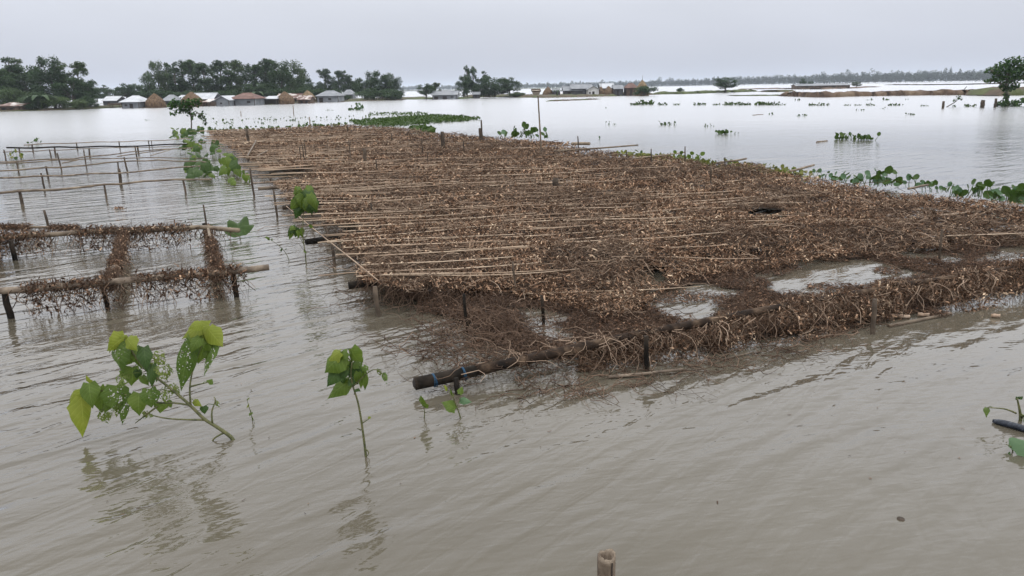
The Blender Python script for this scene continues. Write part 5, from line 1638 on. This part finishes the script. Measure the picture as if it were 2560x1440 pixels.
creeper('dark creeper beneath the farthest racks beside the small leafy tree', [(462, 388, 20, .25), (478, 383, 24, .3), (490, 390, 24, .25), (485, 372, 18, .25), (497, 378, 20, .2), (470, 366, 18, .2), (505, 366, 16, .2), (478, 400, 24, .2), (495, 404, 26, .2)])
creeper('leafy tangle at the foot of the small leafy tree', [(440, 340, 18, .15), (452, 336, 20, .2), (462, 338, 22, .2), (474, 340, 22, .2), (486, 336, 20, .15), (496, 332, 18, .15), (430, 330, 14, .2), (445, 347, 16, .1), (480, 348, 20, .1), (508, 328, 14, .15), (425, 345, 14, .05)])
creeper('withered little plant tangled on the left racks', [(35, 404, 12, .3), (45, 402, 12, .32), (28, 408, 10, .28), (52, 408, 10, .25), (40, 412, 10, .2)], leaf='yellowgreen')
creeper('tiny dark plant on the farthest rack near its left end', [(90, 362, 10, .2), (98, 360, 10, .22), (82, 364, 8, .15)])
# big round leaf at the right end of the vine-covered frame
q = P(600, 585)
e = empty('gourd_leaf', (q[0], q[1], 0)); tag(e, 'single big lobed gourd leaf at the tip of the vine-covered frame', 'leaf')
ctr = P(597, 567, 0.16)
ppm = FPX / np.linalg.norm(ctr - CAM)
b = MB()
R_px = [36, 30, 38, 32, 40, 30, 36, 30, 34, 30, 36, 20]
vs = [ctr]
K = 36
for ring in (0.5, 1.0):
    for j in range(K):
        a = j / K * 2 * math.pi
        rr = (0.86 + 0.14 * math.cos(5 * a)) * 36 / ppm * ring
        vs.append(ctr + np.array([math.cos(a) * rr, math.sin(a) * rr * 0.75, 0.55 * math.sin(a) * rr + 0.03 * math.cos(5 * a) * ring - (0.02 if ring == 1 else 0)]))
fs = [(0, 1 + j, 1 + (j + 1) % K) for j in range(K)] + [(1 + j, 1 + K + j, 1 + K + (j + 1) % K, 1 + (j + 1) % K) for j in range(K)]
b.add(vs, fs)
b.build('blade', M['leaf_dark'], e)
b = MB(); b.tube([(ctr[0], ctr[1], -0.1), ctr], 0.006, 6); b.build('stalk', M['sapstem'], e)

# small leafy tree standing in the water
def leafy_tree(name, label, base_px, lines, blobs, nl, leafpx, r, mat='tree_near'):
    q = P(*base_px)
    Y = q[1]
    e = empty(name, (q[0], q[1], 0)); tag(e, label, 'tree')
    for i, st in enumerate(lines):
        pts = np.array([D(a, c, Y + (0 if i == 0 else random.uniform(-.2, .2) * k)) for k, (a, c) in enumerate(st)])
        if i == 0: pts = np.concatenate([[pts[0] + (0, 0, -.2)], pts])
        b = MB(); b.tube(pts, np.linspace(r if i == 0 else r * .5, r * 0.35, len(pts)), 7)
        b.build('trunk' if i == 0 else 'branch', M['bark'], e)
    ppm = FPX / Y
    tot = sum(w_ * h for _, _, w_, h in blobs)
    for x, y, w_, h in blobs:
        k = max(10, int(nl * w_ * h / tot))
        c = D(x, y, Y)
        d = rng.normal(size=(k, 3)); d /= np.linalg.norm(d, axis=1)[:, None]
        pos = c + d * (rng.random(k) ** 0.5)[:, None] * np.array([w_ / ppm / 2, w_ / ppm / 2, h / ppm / 2])
        s = rng.uniform(0.7, 1.3, k) * leafpx / ppm
        me = scatter_mesh('leaf_cluster', LEAF4, LEAF4F, pos, rots(rng.uniform(0, 6.28, k), rng.normal(0.5, .4, k), rng.normal(0, .5, k)), np.stack([s, s * 1.25, s], 1), M[mat], (q[0], q[1], 0))
        link_mesh('leaf_cluster', me, e)
leafy_tree('small_tree', 'small leafy tree standing in the water left of the trellis', (478, 334), [[(478, 334), (479, 310), (477, 290), (474, 270), (468, 255)], [(477, 292), (495, 282), (508, 292), (515, 305)], [(476, 285), (455, 272), (440, 262)], [(474, 270), (488, 262), (498, 256)]],
    [(440, 258, 36, 24), (460, 256, 40, 26), (482, 258, 40, 24), (495, 252, 20, 18), (428, 264, 22, 20), (450, 275, 36, 20), (475, 280, 32, 24), (505, 285, 22, 18), (512, 300, 14, 22), (432, 284, 16, 10), (480, 295, 10, 14), (468, 268, 30, 16), (500, 292, 12, 12), (478, 335, 40, 10), (455, 340, 30, 8)], 620, 7.5, 0.045)
leafy_tree('bank_tree', 'big broad tree at the right edge of the picture', (2518, 266), [[(2518, 266), (2517, 240), (2515, 215), (2518, 190), (2520, 165)], [(2515, 220), (2495, 205), (2475, 200)], [(2517, 200), (2490, 185), (2478, 175)], [(2518, 205), (2545, 195), (2560, 190)], [(2518, 190), (2540, 170), (2555, 160)]],
    [(2535, 153, 50, 22), (2510, 165, 50, 22), (2485, 176, 44, 20), (2545, 172, 50, 26), (2575, 168, 50, 40), (2520, 180, 60, 24), (2500, 195, 40, 18), (2478, 202, 32, 12), (2550, 195, 50, 20), (2580, 200, 40, 26), (2525, 202, 40, 20), (2518, 220, 34, 20), (2505, 216, 20, 12), (2535, 216, 24, 18), (2515, 240, 18, 20), (2510, 258, 40, 16), (2535, 258, 44, 14), (2560, 252, 44, 14), (2590, 250, 40, 18), (2495, 262, 24, 8), (2530, 266, 50, 6)], 2900, 6.5, 0.16)
leafy_tree('leaning_tree', 'small drowned tree leaning right near the bank tree', (2366, 268), [[(2366, 268), (2380, 260), (2392, 252), (2397, 245)], [(2385, 258), (2390, 250)]], [(2397, 243, 16, 10), (2386, 250, 8, 8), (2402, 248, 8, 6), (2384, 265, 12, 6)], 60, 5, 0.05)

# ------------------------------------------------------------------ water hyacinth
def hy_leaf(b, root, h, lean, az, s):
    d = np.array([math.cos(az), math.sin(az), 0])
    top = root + d * (h * lean) + np.array([0, 0, h])
    b.tube([root + (0, 0, -0.02), (root + top) / 2 + d * h * 0.08, top], [s * 0.07, s * 0.06, s * 0.04], 5, cap=False)
    ax = d * 0.55 + np.array([random.gauss(0, .3), random.gauss(0, .3), 0.75])
    ax /= np.linalg.norm(ax)
    leaf_shape(b, top, top + ax * s * 1.15, s, viewn(top, 0.4, 1.3), fold=-0.25, arch=-0.08, nu=6, heart=False, jag=0.02)

def hyacinth(label, x, y, wpx, hpx, n, parts=False, group='hyacinth row and tall clumps', mat='hyacinth', zb=0.0, pale=0.15):
    q = P(x, y, zb)
    ppm = FPX / np.linalg.norm(q - CAM)
    W_, H_ = wpx / ppm, hpx / ppm
    if parts:
        e = empty('water_hyacinth', (q[0], q[1], zb)); tag(e, label, 'water plant', group)
    b = MB()
    for i in range(n):
        r = q + np.array([random.uniform(-.5, .5) * W_, random.uniform(-.5, .5) * min(W_ * 0.5, 0.6), 0])
        hh = H_ * ((random.uniform(0.02, 0.22) if random.random() < (0.62 if 'row' in group else 0.8) else random.uniform(0.3, 0.68)) if parts else random.random() ** 2 * 0.55 + 0.03); s = H_ * random.uniform(0.26, 0.5)
        if parts:
            l = MB(); hy_leaf(l, r, hh, random.uniform(0.1, 0.6), random.uniform(0, 6.28), s)
            l.build('leaf', M['hyacinth_pale' if random.random() < pale else mat], e)
        else:
            hy_leaf(b, r, hh, random.uniform(0.1, 0.7), random.uniform(0, 6.28), s)
    if not parts:
        tag(b.build('water_hyacinth', M[mat], loc=(q[0], q[1], zb)), label, 'water plant', group)

random.seed(5)
hyacinth('tall leafy hyacinth clump beside the tray pole, left half', 1290, 343, 80, 34, 20, True, zb=0.1)
hyacinth('tall leafy hyacinth clump around the foot of the tray pole', 1348, 345, 50, 30, 12, True, zb=0.1)
# the row along the right edge of the trellis
for i, (x, y, w_, h, k) in enumerate([(2060, 446, 40, 26, 7), (2110, 455, 60, 34, 12), (2165, 462, 70, 40, 14), (2215, 462, 50, 46, 10), (2290, 468, 60, 36, 10), (2345, 478, 60, 28, 12), (2400, 488, 60, 34, 12), (2455, 490, 60, 44, 14), (2510, 502, 60, 44, 14), (2562, 508, 50, 54, 12)]):
    hyacinth('hyacinth clump along the right edge of the dead vines, %s counted from the left' % ORD[i], x, y, w_ * 1.15, h * 0.85, int(k * 1.25), True, 'hyacinth row on the right edge of the trellis', zb=0.08, pale=0.4)
hyacinth('three big drooping hyacinth leaves sticking out at the trellis edge left of the row', 1980, 440, 40, 20, 6, True, zb=0.15)
hyacinth('yellowish hyacinth tuft on the middle right edge of the dead vines', 1725, 398, 60, 22, 12, True, mat='leaf_mid', zb=0.2)
hyacinth('single upright hyacinth leaf before the thin stakes of the right edge', 1603, 388, 8, 18, 1, True, zb=0.15)
far = [(1585, 263, 20, 9), (1612, 262, 40, 15), (1656, 263, 24, 9), (1692, 263, 16, 7), (1750, 263, 28, 9), (1792, 263, 18, 7), (1828, 263, 34, 11), (1862, 263, 30, 11), (1905, 263, 38, 12), (1932, 263, 24, 12), (1956, 263, 14, 6), (2030, 264, 20, 8), (2052, 264, 16, 9), (2066, 264, 12, 8), (2118, 264, 14, 6), (2143, 264, 18, 5), (2175, 264, 20, 7), (2235, 264, 30, 8), (2310, 266, 16, 5), (2425, 267, 22, 9)]
for i, (x, y, w_, h) in enumerate(far):
    hyacinth('small hyacinth clump in the long far row across the right water, %s from the left' % ORD[i], x, y, w_, h * 0.85, max(8, int(w_ * 1.4)), group='far row of hyacinth clumps')
for lb, x, y, w_, h, k in [
    ('dark little clump near the brown mud bank, leftmost', 1993, 252, 16, 8, 8), ('dark little clump near the brown mud bank, middle', 2172, 251, 18, 7, 8), ('dark little clump near the brown mud bank, third', 2214, 251, 12, 9, 6), ('dark speck-like clump near the brown mud bank, rightmost', 2266, 250, 10, 5, 4),
    ('curled clump just below the right part of the far row', 2150, 277, 18, 7, 8), ('slim clump below the far row, right of the curled one', 2207, 273, 18, 5, 6), ('clump with a floating cane left of it', 1926, 287, 14, 9, 6), ('dark clump in mid water below the long shed', 2003, 291, 24, 9, 12), ('lone square clump in the right mid water', 2277, 288, 20, 8, 10),
    ('bright flat clump in mid water right of the tray pole', 1672, 313, 40, 12, 22), ('smaller clump right of the bright flat one', 1774, 317, 20, 8, 10), ('open upright clump below the smaller mid-water one', 1808, 335, 34, 20, 14), ('trailing end of the open upright clump', 1840, 336, 18, 6, 6),
    ('few-leaved clump on a floating stick right of the tray pole', 1528, 313, 30, 10, 7), ('stray leaf by the water edge right of the tray pole', 1500, 346, 8, 12, 2), ('left third of the nearest floating hyacinth raft', 2106, 349, 30, 22, 16), ('middle of the nearest floating hyacinth raft', 2138, 350, 30, 18, 16), ('right end of the nearest floating hyacinth raft', 2172, 351, 34, 20, 20),
    ('dark bushy clump in far water left of the village end', 880, 276, 20, 12, 14), ('upright clump beside the dark bushy one in far water', 900, 275, 20, 18, 12), ('flat dark clump in far water below the silver-roofed hut', 822, 277, 20, 5, 10), ('speckled clump in the weed belt beyond the trellis', 727, 303, 24, 9, 12), ('tiny clump in the left open water', 368, 302, 10, 7, 4), ('small floating weed in the left open water', 385, 303, 8, 4, 3),
    ('tiny duck-like clump far right of the middle islet', 1517, 271, 6, 5, 3), ('dark tuft on water between middle islet and hamlet', 1207, 261, 5, 4, 3)]:
    hyacinth(lb, x, y, w_, h, k, k <= 14, group='single floating clumps')

# hyacinth mat beyond the trellis
def hy_mat(label, poly, n, size, name='hyacinth_mat', mat='hyacinth'):
    pl = wpoly(poly, 0.05)
    lo, hi = pl.min(0), pl.max(0)
    x = rng.uniform(lo[0], hi[0], n * 5); y = rng.uniform(lo[1], hi[1], n * 5)
    ok = inpoly(x, y, pl)
    x, y = x[ok][:n], y[ok][:n]
    k = len(x)
    s = rng.uniform(0.7, 1.4, k) * size
    pos = np.column_stack([x, y, rng.random(k) ** 1.6 * 0.12 + 0.02 + 0.1 * vnoise(x * 1.5, y * 1.2) ** 2])
    me = scatter_mesh(name, np.array([(-.5, 0, 0), (-.15, -.38, .05), (.3, -.33, .1), (.5, 0, .05), (.3, .33, .1), (-.15, .38, .05)]), [(0, 1, 2, 3, 4, 5)], pos, rots(rng.uniform(0, 6.28, k), rng.normal(-0.8, .45, k), rng.normal(0, .5, k)), np.stack([s, s, s], 1), M[mat])
    return tag(link_mesh(name, me), label, 'water plants', kind='stuff')
hy_mat('long green mat of water hyacinth beyond the dead vines', [(872, 303), (960, 299), (1010, 292), (1085, 289), (1140, 291), (1206, 297), (1150, 303), (1080, 307), (1010, 313), (960, 317), (900, 312)], 3800, 0.13)
hy_mat('small green mat at the far corner of the dead vines', [(1020, 322), (1050, 319), (1090, 325), (1085, 331), (1050, 330)], 220, 0.2)
hy_mat('broken belt of floating weed beyond the far trellis edge', [(520, 300), (700, 294), (860, 292), (1000, 286), (1070, 287), (980, 292), (880, 300), (740, 308), (560, 314), (500, 312)], 150, 0.12)
hy_mat('thin line of floating weed behind the hyacinth mat', [(920, 285), (990, 282), (1070, 283), (1070, 287), (990, 286), (920, 289)], 240, 0.13)
hy_mat('dark leaves along the far edge of the dead vines', [(520, 325), (700, 318), (870, 310), (870, 314), (700, 321), (520, 329)], 150, 0.16)
hy_mat('yellow-green fresh vine leaves on the right edge of the dead vines', [(1500, 392), (1600, 388), (1760, 402), (1900, 415), (2050, 445), (2040, 455), (1900, 432), (1760, 415), (1600, 402)], 420, 0.11, 'fresh_vine_leaves', 'yellowgreen')

# ------------------------------------------------------------------ things afloat and in the near water
def drift(label, a, c, r, mat, name='drift_cane', z0=0.012, z1=0.012):
    p, q = P(*a, z0), P(*c, z1)
    b = MB(); bamboo_into(b, bamboo_pts(p, q, wob=0.002), r, r * 0.8, 8, 0.25)
    return tag(b.build(name, M[mat], loc=(p[0], p[1], 0)), label, 'cane', 'canes afloat')
drift('pale split cane floating in front of the draped pole', (1520, 943), (1708, 924), 0.013, 'bamboo_pale', z1=0.03)
drift('dark cane floating at the right front of the trellis', (2222, 815), (2378, 784), 0.016, 'bamboo')
drift('short cane afloat beside the nearest hyacinth raft', (2042, 355), (2068, 352), 0.03, 'bamboo')
drift('thin cane afloat left of the clump in right mid water', (1882, 288), (1908, 286), 0.03, 'bamboo')
drift('thin cane sunk among stems in the front water', (2020, 845), (2090, 836), 0.009, 'bamboo')
drift('slanting thin cane in the front drapery', (1800, 900), (1885, 880), 0.006, 'bamboo')
# peeled bark pieces
for lb, x, y, w_ in [('pale peeled piece of bark afloat at the right front of the trellis', 2245, 796, 44), ('smaller pale chip right of the peeled bark', 2308, 793, 22), ('tiny pale chip beyond the dark floating cane', 2488, 795, 16)]:
    g = P(x, y)
    ppm = FPX / np.linalg.norm(g - CAM); W_ = w_ / ppm
    b = MB(); vs = []
    nu = 7
    for i in range(nu):
        t = i / (nu - 1)
        hw = W_ * 0.14 * math.sin(math.pi * (0.12 + 0.76 * t)) * random.uniform(.8, 1.2)
        for s_ in (-1, 0, 1):
            vs.append(g + np.array([(t - .5) * W_, s_ * hw - (t - 0.5) * W_ * 0.3, 0.02 + 0.02 * (1 - abs(s_)) + random.uniform(-.004, .004)]))
        vs.append(g + np.array([(t - .5) * W_, - (t - 0.5) * W_ * 0.3, 0.0]))
    fs = []
    for i in range(nu - 1):
        k = i * 4
        fs += [(k, k + 4, k + 5, k + 1), (k + 1, k + 5, k + 6, k + 2), (k + 2, k + 6, k + 7, k + 3), (k + 3, k + 7, k + 4, k)]
    b.add(vs, fs)
    tag(b.build('bark_piece', M['foam'], loc=g), lb, 'bark')
# hollow bamboo stump at the bottom edge
bx = P(1516, 1440 + 120)
Y = bx[1]
tp = D(1516, 1386, Y)
e = empty('bamboo_stump', (bx[0], bx[1], 0)); tag(e, 'hollow split bamboo stump at the bottom edge', 'bamboo stump')
rad = 21.5 / (FPX / np.linalg.norm(tp - CAM))
b = MB()
sides = 26
def ringp(r, z, jit=0.0):
    out_ = []
    for j in range(sides):
        a = j / sides * 2 * math.pi
        rr = r * (1 + 0.03 * math.sin(3 * a + 1))
        out_.append((tp[0] + rr * math.cos(a), tp[1] + rr * math.sin(a), z + jit * (0.5 * math.sin(a * 2 + 0.7) + 0.5 * random.uniform(-1, 1))))
    return out_
rings = [ringp(rad * 1.0, -0.3), ringp(rad * 0.99, tp[2] * 0.5), ringp(rad * 1.0, tp[2] - 0.02), ringp(rad * 0.97, tp[2], 0.011), ringp(rad * 0.74, tp[2] - 0.003, 0.011), ringp(rad * 0.7, tp[2] - 0.09)]
b.add(np.concatenate([np.array(r) for r in rings]), [(k * sides + j, k * sides + (j + 1) % sides, (k + 1) * sides + (j + 1) % sides, (k + 1) * sides + j) for k in range(len(rings) - 1) for j in range(sides)] + [tuple((len(rings) - 1) * sides + j for j in range(sides))])
b.build('culm', M['bamboo_pale'], e)
b = MB(); b.box((tp[0] + rad * 0.52, tp[1] - rad * 0.86, tp[2] * 0.5 - 0.01), 0.004, 0.006, tp[2] * 0.95); b.build('split', M['dark_opening'], e, smooth=False)
b = MB(); b.tube([(tp[0], tp[1], tp[2] - 0.088), (tp[0], tp[1], tp[2] - 0.084)], rad * 0.69, 20); b.build('septum', M['dark_opening'], e)
# sunken post just breaking the surface
g = P(2252, 1298)
b = MB(); b.tube([(g[0] + .02, g[1] - .02, -0.4), (g[0], g[1], -0.02), (g[0], g[1], 0.004)], [0.026, 0.024, 0.017], 12)
tag(b.build('sunken_post', M['post'], loc=(g[0], g[1], 0)), 'dark sunken post top at the lower right water', 'post')
# drowned plants at the right picture edge
sapling('drowned_plant', 'broken yellowish plant stub at the right edge of the water', 'plant', (2552, 1052), [[(2552, 1052), (2551, 1035), (2548, 1018), (2543, 996)], [(2540, 1033), (2515, 1022), (2490, 1020), (2468, 1019)], [(2552, 1045), (2575, 1030)]],
    [(2468, 1019, 2466, 1042, 11, 'leaf_mid'), (2545, 998, 2540, 990, 8, 'leaf_dark'), (2548, 996, 2558, 990, 8, 'leaf_dark'), (2552, 1035, 2558, 1050, 14, 'yellowgreen'), (2570, 1040, 2590, 1060, 26, 'leaf_mid')], r0_=0.012)
sapling('drowned_plant', 'pale green leaves half under water at the right edge, below the dark blue strip', 'plant', (2534, 1130), [[(2534, 1130), (2528, 1116), (2515, 1111)], [(2545, 1140), (2550, 1122)], [(2540, 1135), (2560, 1150)]],
    [(2536, 1128, 2572, 1100, 50, 'hyacinth_pale'), (2540, 1142, 2580, 1156, 34, 'hyacinth_pale'), (2516, 1136, 2530, 1140, 16, 'leaf_dark')], r0_=0.005)
a, c = P(2482, 1052, 0.012), P(2600, 1086, 0.012)
b = MB(); t = np.linspace(0, 1, 9)
pts = a + (c - a) * t[:, None]; pts[:, 2] = 0.012 + 0.008 * np.sin(t * 3)
b.tube(pts, 0.02 * np.array([0.5, 0.9, 1, 1, 1, 1, 1, 1, 0.8]), 8)
tag(b.build('dark_strip', M['blueblack'], loc=(a[0], a[1], 0)), 'dark blue rubbery strip floating at the right edge', 'strip')
# snagged leaf clot by the left stake
g = P(298, 522)
clot = empty('leaf_clot', (g[0], g[1], 0)); tag(clot, 'small clot of dead leaves in the water below the nearest rack', 'leaf clot')
pos = g + rng.normal(0, 1, (60, 3)) * np.array([0.05, 0.04, 0.02]); pos[:, 2] = np.abs(pos[:, 2])
shards('dead_leaves', pos, np.full(60, 0.035), 'shard', clot, 0.6)

# bits of leaf and stem drifting on the near water
n = 90
y = rng.uniform(3.2, 9.0, n); x = rng.uniform(-0.65, 0.68, n) * y
ok = ~inpoly(x, y, A_POLY) & ~inpoly(x, y, B_POLY)
pos = np.column_stack([x, y, np.full(n, 0.004)])[ok]; k = len(pos)
me = scatter_mesh('floating_bits', SHARD, SHARDF, pos, rots(rng.uniform(0, 6.28, k), rng.normal(0, .05, k), rng.normal(0, .05, k)), np.stack([rng.uniform(.008, .03, k), rng.uniform(.004, .012, k), np.full(k, .006)], 1), M['shard_dark'])
tag(link_mesh('floating_bits', me), 'tiny bits of dead leaf scattered on the near water', 'leaf bits', kind='stuff')

# ------------------------------------------------------------------ haze
b = MB(); b.box((0, 2970, 14.0), 10400, 6300, 32.0)
mt = bpy.data.materials.new('haze'); mt.use_nodes = True
nn = mt.node_tree; nn.nodes.clear()
oo = nn.nodes.new('ShaderNodeOutputMaterial')
pv = nn.nodes.new('ShaderNodeVolumePrincipled')
pv.inputs['Color'].default_value = (0.78, 0.87, 1.0, 1)
pv.inputs['Density'].default_value = 0.00024
pv.inputs['Anisotropy'].default_value = 0.2
nn.links.new(pv.outputs[0], oo.inputs['Volume'])
hz = b.build('haze', mt, smooth=False)
tag(hz, 'thin grey-blue haze over the flooded land', 'haze', kind='stuff')
